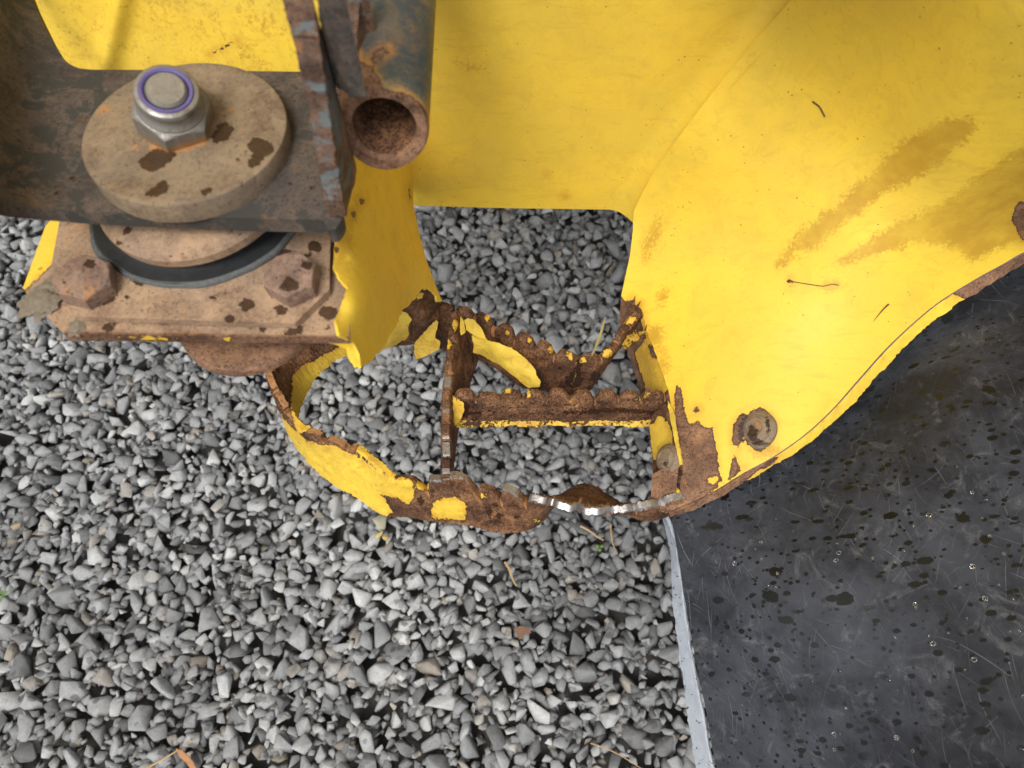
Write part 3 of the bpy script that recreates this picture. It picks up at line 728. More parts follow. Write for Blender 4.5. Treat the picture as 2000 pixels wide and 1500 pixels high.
# open tube welded to the frame
def skew_tube():
    A = Vector(c1 - c0).normalized(); N = (Vector(tuple(-ray(751, 254))).normalized() * .38 - A * .62).normalized()
    u = A.orthogonal().normalized(); v = A.cross(u); rad = .0206; n = 96
    prof = [(rad, .40), (rad, .10)] + [(rad, .10 - i * .009) for i in range(1, 11)] + [(rad, .0012), (rad * .965, 0), (rad * .74, .0), (rad * .715, .0012), (rad * .70, .003)]
    co = []; F = []; nr = np.random.default_rng(2)
    for r, z in prof:
        for i in range(n):
            e = (u * math.cos(2 * math.pi * i / n) + v * math.sin(2 * math.pi * i / n)) * r * (1 + .012 * math.sin(3 * 2 * math.pi * i / n))
            co.append(tuple(Vector(c0) + e + A * (z - e.dot(N) / A.dot(N))))
    for j in range(len(prof) - 1):
        for i in range(n):
            k = (i + 1) % n; F.append([j * n + i, j * n + k, (j + 1) * n + k, (j + 1) * n + i])
    mesh_obj('open_tube', co, F, M_tube, machine, 30, {'paint': [26., ('-', ('e', 751, 254, 90, 80, 0)), ('-', ('e', 712, 170, 36, 40, 0)), ('-', ('e', 745, 95, 20, 12, 0)), ('-', ('p', [(660, 110), (700, 90), (712, 190), (690, 240), (655, 240)]))]})
def bore():
    A = Vector(c1 - c0).normalized(); u = A.orthogonal().normalized(); v = A.cross(u); n = 64; co = []; F = []; N = (Vector(tuple(-ray(751, 254))).normalized() * .38 - A * .62).normalized()
    for r, z in [(.01442, .003)] + [(.01440 - .00008 * k, .003 + .012 * k) for k in range(1, 12)]:
        for i in range(n):
            e = (u * math.cos(2 * math.pi * i / n) + v * math.sin(2 * math.pi * i / n)) * r; co.append(tuple(Vector(c0) + e + A * (z - e.dot(N) / A.dot(N))))
    for j in range(11):
        for i in range(n): k = (i + 1) % n; F.append([j * n + i, j * n + k, (j + 1) * n + k, (j + 1) * n + i])
    mesh_obj('bore', co, F, M_bar, machine, 40)  # dark rust colour stands in for the shade inside the tube
c0 = P(750, 254, z=.712); c1 = P(771, 0, z=.722)
skew_tube(); bore()
wb = [P(690 + 4 * math.sin(i), 195 + 20 * i, z=.716 - .002 * i) for i in range(4)]
tube('weld_bead', [P(x, y, z=z) for x, y, z in ((668, 190, .718), (664, 215, .714), (662, 240, .709), (665, 268, .704))], .0035, M_gus, machine, 10)

# ---- cab mount
cab_mount = empty('cab_mount', tuple(P(365, 300, z=.655)), machine)
AX = P(361, 252, z=.707); tilt = (0.02, 0.0, 1)
wash_wet = [('p', [(268, 318), (285, 300), (305, 290), (330, 295), (345, 300), (335, 315), (318, 325), (300, 338), (280, 330)]), ('p', [(410, 275), (425, 245), (440, 235), (458, 250), (450, 268), (425, 280)]),
            ('p', [(482, 285), (500, 262), (512, 272), (535, 280), (532, 300), (510, 312), (515, 320), (488, 330), (484, 312), (498, 305)]), ('p', [(284, 380), (300, 365), (318, 352), (330, 360), (325, 378), (305, 384)]), ('p', [(384, 378), (395, 370), (412, 364), (418, 370), (400, 382), (386, 384)]), ('e', 497, 376, 5, 4, 0), ('e', 480, 256, 4, 3, 0), ('e', 468, 280, 2, 2, 0), ('e', 493, 184, 3, 3, 0)]
rw = .0473
lathe('mount_washer', disc_prof(rw, .012, .0012, 22), frame((AX[0], AX[1], .695), tilt), M_wash, cab_mount, 120, {'wet': wash_wet, 'copper': [-30., ('e', 347, 280, 58, 20, -8)]})
NB = P(347, 244, z=.7068)
nut_dir = Vector(P(323, 172, z=.7335) - NB)
naf = .0312
nf = frame(NB, tuple(nut_dir), R(12))
nut = hex_head('lock_nut', naf, .0165, nf, M_zinc, cab_mount, top_r=.98)
lathe('nut_collar', [(.0150, -.0004), (.0149, .001), (.0140, .0022), (.0130, .0040), (.0129, .0052), (.0138, .0068), (.0139, .0086), (.0133, .0098), (.0122, .0103), (.0115, .0104), (.0112, .009)], frame(NB + np.array(nut_dir.normalized()) * .0165, tuple(nut_dir)), M_zinc, nut, 64, cap=False)
lathe('nylon_ring', [(.0114, 0), (.0114, .0014), (.0110, .0021), (.0102, .0021), (.0094, .0014), (.0092, -.002)], frame(NB + np.array(nut_dir.normalized()) * .0255, tuple(nut_dir)), M_violet, nut, 64, cap=False)
lathe('stud_end', [(.0088, -.01), (.0088, .0012), (.0078, .0026)] + [(.0078 * k, .0026) for k in (.7, .4, .02)], frame(NB + np.array(nut_dir.normalized()) * .0258, tuple(nut_dir)), M_zinc, nut, 48)
# stack under the frame plate: cup, rubber, retaining plate, base plate, lower disc
C1 = P(390, 386, z=.660)
rub = lathe('rubber_bush', [(.052, 0), (.0568, .0003), (.0574, .0016), (.0562, .0028), (.0535, .0030), (.0500, .0028), (.046, .0040), (.040, .009), (.02, .012)], frame((C1[0], C1[1], .6575)), M_rub, cab_mount, 96)
lathe('rubber_rim', [(.0558, -.001), (.0578, .0), (.0583, .0012), (.0577, .0024), (.0562, .0030), (.0550, .0026)], frame((C1[0], C1[1], .6575)), M_rubedge, rub, 120, cap=False, wob=.025)
cup_t = Vector((-.07, -.05, 1)); CC = P(384, 352, z=.672)
lathe('mount_cup', [(.030, -.006), (.0475, -.005), (.0512, -.001), (.0516, .004), (.0500, .0066), (.0465, .0076), (.030, .0078), (.01, .0078)], frame((CC[0], CC[1], .6695), tuple(cup_t)), M_tan, cab_mount, 96,
      {'wet': [('e', 325, 452, 14, 5, 0), ('e', 360, 450, 22, 5, 0), ('e', 415, 452, 18, 6, 0), ('e', 460, 455, 18, 4, 0), ('e', 232, 475, 7, 6, 0), ('e', 330, 497, 5, 4, 0), ('e', 530, 472, 5, 5, 0)], 'copper': [('l', [(200, 495), (260, 520), (380, 530), (500, 508), (580, 470)], 8)]})
ret_out = lin([(122, 400), (100, 520), (104, 560), (146, 618), (575, 632), (643, 566), (647, 400)], 7)
pl_wet = [('p', [(184, 590), (195, 575), (220, 565), (235, 570), (220, 588), (200, 600)]), ('e', 262, 548, 8, 5, 0), ('e', 335, 558, 8, 4, 0), ('p', [(465, 595), (478, 582), (498, 588), (495, 600), (480, 612)]), ('p', [(536, 602), (550, 595), (562, 598), (556, 615), (542, 615)]), ('e', 417, 584, 7, 5, 0), ('e', 248, 582, 5, 3, 0), ('e', 615, 482, 14, 12, 0), ('e', 600, 500, 8, 6, 0), ('e', 272, 552, 14, 5, 10), ('e', 640, 500, 3, 3, 0), ('e', 508, 578, 3, 2, 0)]
retp = sheet('retaining_plate', ret_out, [(122, 400, .6575), (656, 400, .6575), (146, 618, .6575), (575, 632, .6575)], M_tan, cab_mount, thick=.0045, step=8, down=True, bevel=.0006, masks={'wet': pl_wet})
base_out = lin([(140, 380), (88, 443), (45, 562), (58, 585), (122, 650)], 6, False).tolist() + lin([(122, 650), (682, 659), (682, 560), (676, 380)], 8, False)[1:].tolist()
mount_shelf = sheet('mount_shelf', base_out, [(140, 380, .6525), (690, 380, .6525), (122, 650, .6525), (690, 659, .6525)], M_tan, machine, thick=.005, step=7, down=True, bevel=.0006,
    masks={'paint': [('p', [(60, 400), (137, 400), (131, 445), (126, 470), (112, 500), (105, 515), (96, 522), (75, 542), (45, 572), (30, 560)])],
           'wet': [('e', 212, 640, 12, 8, 0), ('e', 513, 643, 6, 6, 0), ('e', 575, 645, 20, 10, -10), ('e', 642, 612, 20, 13, 0), ('e', 642, 565, 5, 4, 0), ('e', 640, 640, 5, 4, 0), ('e', 300, 628, 60, 2.5, 0), ('e', 430, 632, 60, 3.5, 0)]})
sheet('shelf_edge', lin([(124, 651), (684, 660), (684, 671), (400, 669), (133, 665)], 5), [(128, 652, .6524), (688, 661, .6524), (690, 668, .6487), (135, 664, .6465)], M_brown, mount_shelf, thick=.001, step=4,
    masks={'paint': [('e', 238, 660, 14, 2.5, 2), ('e', 305, 662, 24, 4.5, 2), ('e', 448, 664, 6, 3, 0)]})
D1 = P(484, 606, z=.622)
lathe('lower_mount_disc', disc_prof(.0385, .006, .002, 12), frame((D1[0], D1[1], .616), (.0, .0, 1)), M_brown, cab_mount, 96)
mud = mesh_obj
# mounting bolts
for (bx, by, rot, wets) in ((158, 538, 8, [('e', 175, 516, 12, 8, 10), ('e', 127, 550, 6, 5, 0), ('e', 137, 532, 2, 2, 0)]), (566, 532, 20, [('p', [(545, 560), (560, 540), (585, 552), (580, 568), (558, 570)]), ('p', [(590, 505), (612, 515), (608, 530), (588, 522)])])):
    bp = P(bx, by, z=.668); d = Vector((.12 if bx < 300 else -.02, -.05, 1))
    hex_head('mounting_bolt', .0238, .0115, frame((bp[0], bp[1], .6573), tuple(d), R(rot)), M_boltrust, cab_mount, {'wet': wets}, top_r=.97)
# caked mud on the shelf corner
def clod(name, cx, cy, z, r, mat, parent, seed, flat=.35):
    bm = bmesh.new(); bmesh.ops.create_icosphere(bm, subdivisions=4, radius=1); co = np.array([tuple(v.co) for v in bm.verts]); F = [[v.index for v in f.verts] for f in bm.faces]; bm.free()
    co = co * (1 + .35 * noise3(co, 2.0, seed) + .18 * noise3(co, 6, seed + 1) + .1 * noise3(co, 14, seed + 2))[:, None]
    co = co * np.array([r, r * 1.2, r * flat]) + P(cx, cy, z=z); return mesh_obj(name, co, F, mat, parent, 60)
mb = []
clod('caked_mud', 84, 590, .653, .0085, M_mud, mount_shelf, 3, .28)
clod('caked_mud', 100, 562, .653, .006, M_mud, mount_shelf, 8, .3)
clod('caked_mud', 150, 640, .6525, .004, M_mud, mount_shelf, 12, .25)

# ---- cab body and an added shade box above (out of the photograph, shades the upper part as in it)
def boxm(name, x0, x1, y0, y1, z0, z1, mat, parent, bevel=.01):
    co = [(x, y, z) for x in (x0, x1) for y in (y0, y1) for z in (z0, z1)]
    F = [[0, 1, 3, 2], [4, 6, 7, 5], [0, 4, 5, 1], [2, 3, 7, 6], [0, 2, 6, 4], [1, 5, 7, 3]]
    return mesh_obj(name, co, F, mat, parent, 30, {'paint': 30.}, bevel)
boxm('cab_side', -1.1, .9, .425, 1.5, .84, 2.3, M_yel, machine)
boxm('added_shade_box', .10, .9, .285, .423, .818, 1.0, M_frame, machine)  # unseen box added to shade the upper right of the arch panel

# ---- boarding step: outer hoop with serrated top, rear rail, divider, tread bar
Z = .43; ZB = .375
hoop_top = [(1342, 962, Z, .006), (1300, 974, Z, .006), (1250, 987, Z, .006), (1190, 997, Z, .008), (1130, 994, Z, .009), (1080, 983, Z, .011), (1030, 968, Z, .013), (970, 947, Z, .019), (905, 930, Z, .021), (850, 928, Z, .021), (800, 926, Z, .018), (772, 928, Z, .004), (735, 900, Z, .0), (695, 872, Z, .003), (650, 856, Z, .009), (612, 840, Z, .007), (578, 820, Z, .005), (548, 780, Z, .005), (529, 740, Z, .005), (520, 705, Z, .004), (530, 662, Z, .004), (565, 625, Z, 0), (620, 600, Z, 0), (690, 590, Z, 0), (760, 585, Z, 0), (818, 572, .445, .004), (850, 588, .44, .008), (885, 600, .435, .010)]
hoop_bot = [(1345, 988, .40), (1300, 1002, .395), (1252, 1008, .39), (1205, 985, .375), (1145, 952, .37), (1095, 972, .37), (1050, 1022, .375), (1000, 1034, ZB), (955, 1029, ZB), (905, 1018, ZB), (850, 1012, ZB), (795, 1006, ZB), (750, 997, ZB), (700, 965, ZB), (650, 936, ZB), (610, 900, ZB), (584, 866, ZB), (570, 838, ZB), (576, 815, ZB), (585, 785, ZB), (610, 742, ZB), (650, 704, ZB), (700, 684, ZB), (745, 675, ZB), (790, 668, ZB), (840, 668, ZB), (872, 680, ZB), (905, 692, ZB)]
step_paint = [('p', [(540, 800), (562, 828), (600, 862), (640, 870), (668, 868), (695, 884), (740, 915), (790, 948), (812, 952), (806, 975), (800, 988), (778, 975), (745, 965), (768, 1000), (752, 1010), (640, 970), (560, 900)]),
    ('-', ('l', [(520, 705), (529, 742), (548, 782), (578, 822), (612, 845), (650, 862), (690, 880)], 8)), ('-', ('l', [(690, 884), (735, 912), (775, 942)], 3.2)), ('p', [(776, 930), (800, 934), (812, 950), (790, 956), (770, 945)]), ('p', [(690, 868), (712, 872), (760, 908), (775, 928), (768, 938), (730, 912)]), ('p', [(812, 936), (836, 940), (838, 956), (818, 958)]),
    ('p', [(848, 982), (868, 972), (890, 970), (912, 986), (908, 1016), (845, 1014), (842, 998)]), ('e', 944, 968, 8, 6, 20),
    ('p', [(572, 735), (590, 715), (640, 690), (740, 640), (760, 700), (700, 740), (640, 790), (600, 840), (582, 850), (568, 800)]), ('e', 1050, 1018, 8, 2, 20), ('e', 1320, 970, 10, 6, 0)]
step = ribbon('boarding_step', hoop_top, hoop_bot, M_step, machine, thick=.0078, pitch=.0212, duty=.5, rows=18, masks={'paint': step_paint, 'wet': [('e', 822, 980, 6, 10, -15), ('e', 955, 1000, 6, 7, 0), ('e', 975, 1008, 8, 6, 0), ('e', 968, 985, 5, 5, 0), ('e', 1008, 1010, 6, 4, 0)]}, shine=[('p', [(780, 880), (1345, 900), (1345, 1030), (780, 1000)])], rough=.0010, seed=3)
step['label'] = 'bent serrated hoop rail, polished front teeth, torn yellow paint'
rail_top = [(885, 596, .438, .010), (930, 606, .436, .010), (980, 632, .434, .010), (1035, 655, .432, .010), (1080, 678, .43, .009), (1120, 692, .43, .006), (1160, 697, .43, .004), (1188, 686, .43, .004), (1206, 662, .432, .003), (1226, 632, .434, .003), (1250, 606, .436, .003)]
rail_bot = [(912, 684, .385), (942, 700, .385), (978, 722, .385), (1022, 752, .383), (1070, 760, .38), (1110, 764, .38), (1147, 758, .385), (1168, 728, .39), (1190, 698, .395), (1210, 670, .40), (1236, 640, .405)]
ribbon('rear_rail', rail_top, rail_bot, M_step, step, thick=.0070, pitch=.0195, rows=12, masks={'paint': [('e', 952, 622, 5, 6, 0), ('e', 990, 650, 6, 4, 30), ('e', 1034, 665, 5, 4, 0), ('e', 1077, 680, 4, 8, 0), ('e', 1113, 692, 4, 9, -20), ('e', 1138, 702, 10, 5, 15), ('e', 1186, 690, 10, 9, 0), ('e', 1231, 625, 10, 8, -30), ('e', 1123, 737, 2, 8, 20)], 'wet': [('e', 1130, 715, 6, 16, 10), ('e', 1122, 742, 18, 16, 0), ('e', 1162, 735, 9, 12, 30)]}, rough=.0012, seed=6)
div_top = [(887, 604, .436, .004), (884, 640, .434, .004), (877, 700, .432, .004), (873, 760, .431, .004), (871, 830, .43, .004), (871, 900, .43, .004), (873, 945, .43, .003)]
div_bot = [(935, 676, .385), (922, 715, .385), (903, 775, .383), (889, 830, .38), (880, 890, .38), (874, 950, .378), (872, 992, .378)]
ribbon('divider_plate', div_top, div_bot, M_step, step, thick=.0082, pitch=.0150, rows=9, masks={'paint': [('e', 888, 636, 7, 11, 0), ('e', 877, 674, 7, 10, 0)], 'shine': -30.}, shine=[('e', 873, 745, 12, 10, 0), ('e', 871, 800, 12, 6, 0), ('e', 871, 872, 12, 22, 0), ('e', 871, 925, 12, 12, 0)], rough=.0005, duty=.9, seed=8)
bar_top = [(884, 764, .432, .010), (960, 763, .432, .010), (1050, 763, .432, .010), (1140, 765, .432, .010), (1230, 765, .432, .010), (1306, 764, .432, .007)]
bar_bot = [(892, 814, .40), (960, 816, .40), (1050, 817, .40), (1140, 816, .40), (1230, 816, .40), (1300, 808, .40)]
bar = ribbon('tread_bar', bar_top, bar_bot, M_bar, step, thick=.0065, pitch=.0192, rows=14, masks={'paint': [('e', 990, 762, 7, 5, -30), ('e', 1258, 772, 10, 4, -20), ('e', 1033, 770, 4, 8, 0)], 'wet': [-5., ('l', [(900, 808), (960, 806), (1000, 800), (1060, 802), (1130, 806), (1200, 800), (1280, 806)], 4), ('l', [(980, 792), (1030, 787), (1060, 792), (1120, 790), (1160, 796)], .5), ('e', 905, 800, 12, 16, 0)]}, rough=.0010, seed=12)
ribbon('bar_lip', [(886, 822, .3995, 0), (940, 814, .400, 0), (1000, 811, .400, 0), (1080, 808, .401, 0), (1150, 804, .401, 0), (1210, 806, .401, 0), (1260, 812, .400, 0), (1290, 810, .400, 0)],
       [(886, 834, .394), (940, 834, .394), (1000, 832, .394), (1080, 832, .394), (1150, 831, .394), (1210, 831, .394), (1260, 833, .394), (1290, 834, .394)], M_bar, bar, thick=.0022, rows=8, masks={'paint': [1., ('-', ('l', [(886, 838), (1290, 838)], 3)), ('-', ('e', 1100, 818, 60, 3, 0)), ('-', ('e', 930, 828, 30, 4, 0))]}, rough=.0009, seed=21)
sheet('end_block', lin([(884, 776), (905, 778), (907, 800), (898, 822), (890, 832), (884, 832)], 4, True, .5), [(884, 776, .428), (907, 778, .426), (900, 830, .405), (884, 832, .405)], M_bar, bar, thick=.003, step=4, dent=.0008, dscale=200, masks={'paint': [7.]})
def scale_flake(pts_top, pts_bot, zt, zb, seed):
    o = lin(pts_top, 5, False, .3, seed).tolist() + lin(pts_bot[::-1], 4, False, 1.3, seed + 1).tolist()
    x0, x1 = pts_top[0][0], pts_top[-1][0]
    return sheet('rust_scale', o, [(x0, pts_top[0][1], zt), (x1, pts_top[-1][1], zt), (x0, pts_bot[0][1], zb), (x1, pts_bot[-1][1], zb), ((x0 + x1) / 2, pts_bot[0][1], zb + .0012)], M_bar, bar, thick=.0012, step=4, dent=.0005, dscale=150)
scale_flake([(925, 779), (1010, 779), (1100, 779)], [(925, 800), (960, 796), (1000, 790), (1030, 784), (1060, 790), (1100, 791)], .4255, .4165, 41)
scale_flake([(1108, 781), (1190, 780), (1285, 779)], [(1108, 791), (1150, 789), (1190, 795), (1240, 792), (1285, 798)], .4255, .4175, 51)
scale_flake([(940, 799), (1040, 796), (1130, 797)], [(940, 812), (1000, 809), (1050, 805), (1100, 807), (1130, 808)], .4145, .4085, 61)
# bracket between bar and arch
sheet('step_bracket', lin([(1268, 830), (1276, 808), (1302, 786), (1310, 796), (1318, 840), (1326, 880), (1328, 920), (1322, 972), (1268, 986), (1276, 925), (1272, 870)], 5, True, .5),
      [(1268, 830, .405), (1302, 786, .43), (1318, 840, .434), (1328, 920, .434), (1322, 972, .43), (1268, 986, .405), (1274, 880, .402)], M_step, step, thick=.004, step=5, dent=.0006, dscale=90,
      masks={'paint': [('p', [(1268, 832), (1290, 812), (1308, 826), (1314, 860), (1320, 880), (1300, 888), (1288, 902), (1276, 896), (1272, 868)]), ('p', [(1278, 962), (1300, 958), (1326, 952), (1334, 962), (1280, 974)])], 'wet': [('e', 1285, 948, 14, 7, 5), ('e', 1325, 950, 22, 7, 20), ('e', 1326, 922, 7, 10, 0)]})
def flake(outl, ctrl, label=None, mat=M_flake, thick=.0006, dent=.0020, paint=12., film=None):
    o = sheet('paint_flake', lin(outl, 4, True, .5, len(outl)), ctrl, mat, step, thick=thick, step=4, dent=dent, dscale=55, masks={'paint': [paint], 'film': film or -30.}); 
    if label: o['label'] = label
    return o
flake([(922, 655), (934, 663), (975, 672), (1008, 686), (1030, 704), (1046, 722), (1048, 732), (1056, 746), (1054, 755), (1031, 758), (1005, 738), (975, 714), (945, 696), (924, 686), (926, 670)], [(922, 655, .442), (1008, 686, .440), (1056, 750, .420), (1031, 758, .412), (945, 696, .418), (924, 686, .424), (975, 690, .44)], 'long curled strip of yellow paint', film=[('l', [(930, 690), (975, 716), (1025, 752)], 3)])
flake([(907, 626), (914, 621), (926, 624), (940, 642), (946, 655), (954, 667), (936, 664), (922, 652), (911, 646)], [(907, 626, .448), (940, 642, .446), (954, 667, .440), (911, 646, .440), (926, 624, .450)], 'folded scrap of yellow paint')
flake([(899, 618), (905, 628), (908, 650), (900, 655), (897, 638)], [(899, 618, .446), (908, 650, .44), (897, 638, .44)])
flake([(810, 672), (820, 660), (836, 640), (852, 625), (856, 630), (850, 660), (860, 668), (858, 682), (835, 694), (812, 702), (808, 688)], [(810, 672, .42), (852, 625, .438), (858, 682, .415), (812, 702, .405)], 'brown-stained paint scrap', film=[('l', [(812, 700), (812, 672), (850, 628)], 4), ('e', 848, 665, 6, 20, 0)])
flake([(786, 606), (797, 612), (805, 624), (799, 632), (797, 645), (799, 656), (794, 666), (770, 674), (744, 682), (735, 686), (752, 664), (766, 642), (776, 622)], [(786, 606, .45), (805, 624, .445), (794, 666, .41), (744, 682, .40), (752, 664, .42)], 'triangular patch of yellow paint')
flake([(1304, 783), (1308, 790), (1318, 812), (1320, 840), (1328, 880), (1330, 906), (1326, 908), (1322, 880), (1313, 838), (1308, 815)], [(1304, 783, .446), (1320, 840, .447), (1330, 906, .444), (1308, 815, .445)], 'thin upright sliver of yellow paint', thick=.0015)
# torn rusty tongue behind the post
flake([(800, 596), (812, 578), (826, 562), (838, 562), (850, 575), (858, 592), (850, 612), (858, 622), (850, 640), (828, 660), (806, 668), (800, 650), (806, 624)], [(800, 596, .45), (838, 562, .462), (858, 592, .452), (850, 640, .42), (806, 668, .40), (825, 610, .455)], 'dark torn rusty tongue', mat=M_step, thick=.003, dent=.003, paint=-20.)
flake([(814, 580), (822, 572), (828, 574), (824, 584), (816, 586)], [(814, 580, .466), (828, 574, .468), (824, 584, .464)])
flake([(1222, 640), (1236, 606), (1250, 600), (1262, 612), (1262, 640), (1246, 660), (1222, 682), (1212, 668)], [(1222, 640, .418), (1250, 600, .425), (1262, 640, .423), (1222, 682, .408), (1240, 645, .410)], 'rusty burst paint at the rail end', mat=M_bar, thick=.002, dent=.003, paint=0.)
for i, (ax_, ay_, bx_, by_, w) in enumerate(((1232, 608, 1240, 578, 7), (1241, 606, 1250, 588, 5), (1250, 668, 1262, 634, 5), (1244, 652, 1258, 646, 4), (866, 598, 858, 584, 4), (852, 590, 860, 580, 4), (806, 598, 800, 590, 4))):
    dx, dy = by_ - ay_, -(bx_ - ax_); L = math.hypot(dx, dy); dx, dy = dx / L * w, dy / L * w
    flake([(ax_ - dx, ay_ - dy), (ax_ + dx, ay_ + dy), ((ax_ + bx_) / 2 + dx * .4, (ay_ + by_) / 2 + dy * .4), (bx_, by_)], [(ax_ - dx, ay_ - dy, .438), (ax_ + dx, ay_ + dy, .436), (bx_, by_, .455), ((ax_ + bx_) / 2 + dx, (ay_ + by_) / 2, .446)], mat=M_step if i != 3 else M_flake, thick=.0008, paint=-20. if i != 3 else 20.)

# ---- button-head bolts
def button(px, py, z, r, nrm, mask, parent, name='button_bolt'):
    c = P(px, py, z=z); prof = [(r, -.002), (r, .0008), (r * .96, .0018), (r * .80, .0034), (r * .74, .0034), (r * .70, .0048), (r * .5, .0066), (r * .42, .0067), (r * .38, .0060), (r * .2, .0060), (r * .02, .0062)]
    return lathe(name, prof, frame(c, nrm), M_wash, parent, 64, mask, wob=.02)
button(1479, 839, .4495, .0150, (-.85, -.12, 1), {'wet': [('e', 1470, 845, 10, 14, 0), ('e', 1500, 830, 4, 16, 0), ('e', 1484, 865, 16, 5, 10)]}, machine)  # narrow mark on the right is the head's shadow side, painted in
button(1306, 896, .428, .0118, (-1.35, -.1, 1), {'wet': [('e', 1302, 905, 5, 6, 0)]}, step)

# ---- black mudguard
gout = lin([(1308, 1000), (1330, 950), (1470, 880), (1600, 800), (1700, 690), (1850, 560), (2100, 420), (2130, 1600)], 14, False).tolist() + \
    cr([(1452, 1600), (1400, 1500), (1381, 1400), (1362, 1300), (1348, 1230), (1336, 1165), (1330, 1120), (1322, 1075), (1316, 1040), (1308, 1000)], 8).tolist()[:-1]
gctrl = [(1300, 1010, .400), (1480, 900, .412), (1600, 840, .425), (1700, 730, .44), (1830, 590, .46), (2000, 480, .485), (2000, 1000, .515), (2000, 1500, .50), (1400, 1500, .345), (1340, 1200, .375), (1700, 1000, .462), (1700, 1400, .44), (1500, 1200, .425), (1850, 800, .492)]
wetlist = [('e', 1448, 952, 13, 5, 0), ('e', 1468, 985, 14, 7, 5), ('e', 1562, 945, 10, 4, 0), ('e', 1395, 1028, 19, 8, 8), ('e', 1478, 1028, 9, 4, 15), ('e', 1600, 1020, 16, 6, 10), ('e', 1880, 1012, 18, 9, 10), ('e', 1925, 1052, 15, 9, 10), ('e', 1820, 918, 10, 6, 0), ('e', 1515, 1118, 17, 10, 20), ('e', 1768, 618, 14, 12, 0), ('e', 1850, 620, 14, 12, 0), ('e', 1885, 595, 14, 14, 20), ('e', 1815, 668, 10, 7, 0), ('e', 1505, 1165, 18, 12, 20), ('e', 1650, 1170, 18, 14, 0), ('e', 1860, 800, 9, 7, 0), ('e', 1930, 760, 18, 8, 20), ('e', 1835, 775, 12, 8, 0), ('e', 1416, 968, 9, 12, 20), ('e', 1305, 1010, 12, 9, 0)]
guard = sheet('mudguard', gout, gctrl, M_black, machine, thick=.006, step=14, dent=.0012, dscale=14, masks={'wet': wetlist})
et = [(1300, 1002, .399, 0), (1316, 1042, .396, 0), (1326, 1090, .39, 0), (1333, 1130, .385, 0), (1340, 1190, .378, 0), (1348, 1250, .37, 0), (1360, 1320, .36, 0), (1376, 1400, .352, 0), (1396, 1500, .343, 0), (1440, 1600, .334, 0)]
eb = [(1294, 1006, .39), (1306, 1044, .388), (1313, 1092, .382), (1315, 1132, .377), (1316, 1190, .370), (1325, 1250, .362), (1334, 1320, .352), (1345, 1400, .343), (1363, 1500, .334), (1400, 1600, .324)]
ribbon('cut_edge', et, eb, M_cut, guard, thick=.003, rows=6, step=6, rough=.0006, seed=31)

# rain drops standing on the mudguard (uncountable)
def droplets():
    f = tps(gctrl); bm = bmesh.new(); bmesh.ops.create_icosphere(bm, subdivisions=2, radius=1); V = np.array([tuple(v.co) for v in bm.verts]); Fc = np.array([[v.index for v in q.verts] for q in bm.faces]); bm.free()
    C = []; FF = []; b = 0; r_ = random.Random(5)
    ol = np.array(gout)
    for _ in range(170):
        x = 1330 + 670 * r_.random() ** .65; y = r_.uniform(560, 1500)
        if poly_sd(np.array([[x, y]]), ol)[0] < 25 or (y < 900 and r_.random() < .7): continue
        p0, px_, py_ = [P(a, c, t=f(np.array([[a, c]]))[0]) for a, c in ((x, y), (x + 5, y), (x, y + 5))]
        n = np.cross(py_ - p0, px_ - p0); n /= np.linalg.norm(n); n = n if n[2] > 0 else -n
        r = r_.choice((.0004, .0005, .0007, .0007, .001, .0015)); q = np.array(frame((0, 0, 0), tuple(n)))[:3, :3]
        C.append((V * np.array([r, r * r_.uniform(.8, 1.3), r * .55])) @ q.T + p0 + n * .0003); FF.append(Fc + b); b += len(V)
    s = NT('rain_water'); s.b.inputs['Transmission Weight'].default_value = 1; s.b.inputs['IOR'].default_value = 1.33; s.fin((1, 1, 1), .02)
    o = mesh_obj('raindrops', np.concatenate(C), np.concatenate(FF).tolist(), s.m, guard, 80); o['kind'] = 'stuff'
droplets()

# ================================================================ SMALL THINGS LYING ABOUT
def thing(o, label, cat, group=None): return meta(o, label, cat, group)
def gp(px, py, z=.004): return P(px, py, z=z)
def wob_line(a, b, n, amp, r_):
    a = np.array(a); b = np.array(b); t = np.linspace(0, 1, n)[:, None]; p = a + (b - a) * t
    ph = r_.uniform(0, 6); p = p + np.array([[math.sin(ph + 4 * q[0]) * amp, math.cos(ph + 3 * q[0]) * amp, math.sin(5 * q[0]) * amp * .5] for q in t]); return p
rr = random.Random(4)
def stalk(a, b, rad, mat, label, cat='straw', z0=.008, z1=.012, amp=.002, group=None, name='straw_stalk'):
    o = tube(name, wob_line(gp(*a, z0), gp(*b, z1), 12, amp, rr), rad, mat, None, 6, taper=np.linspace(1, .45, 12)); return thing(o, label, cat, group)
stalk((290, 1497), (382, 1443), .0012, M_straw, 'long pale straw stalk on gravel near bottom left, beside a brown leaf scrap')
stalk((1132, 1030), (1182, 1052), .0016, M_straw, 'short thick tan stalk on gravel just below the bent front rail')
stalk((1190, 1022), (1206, 1085), .0012, M_straw, 'thin upright brown stalk on gravel between green seedling and black mudguard')
stalk((984, 1100), (1012, 1142), .0019, M_straw, 'stubby beige stick on gravel below the middle of the front rail')
stalk((1150, 1462), (1290, 1500), .0007, M_straw, 'hair-thin curved dry stalk on gravel at the bottom edge beside the mudguard', amp=.006)
stalk((240, 1330), (300, 1352), .0007, M_twig, 'very thin dark twig on gravel at lower left')
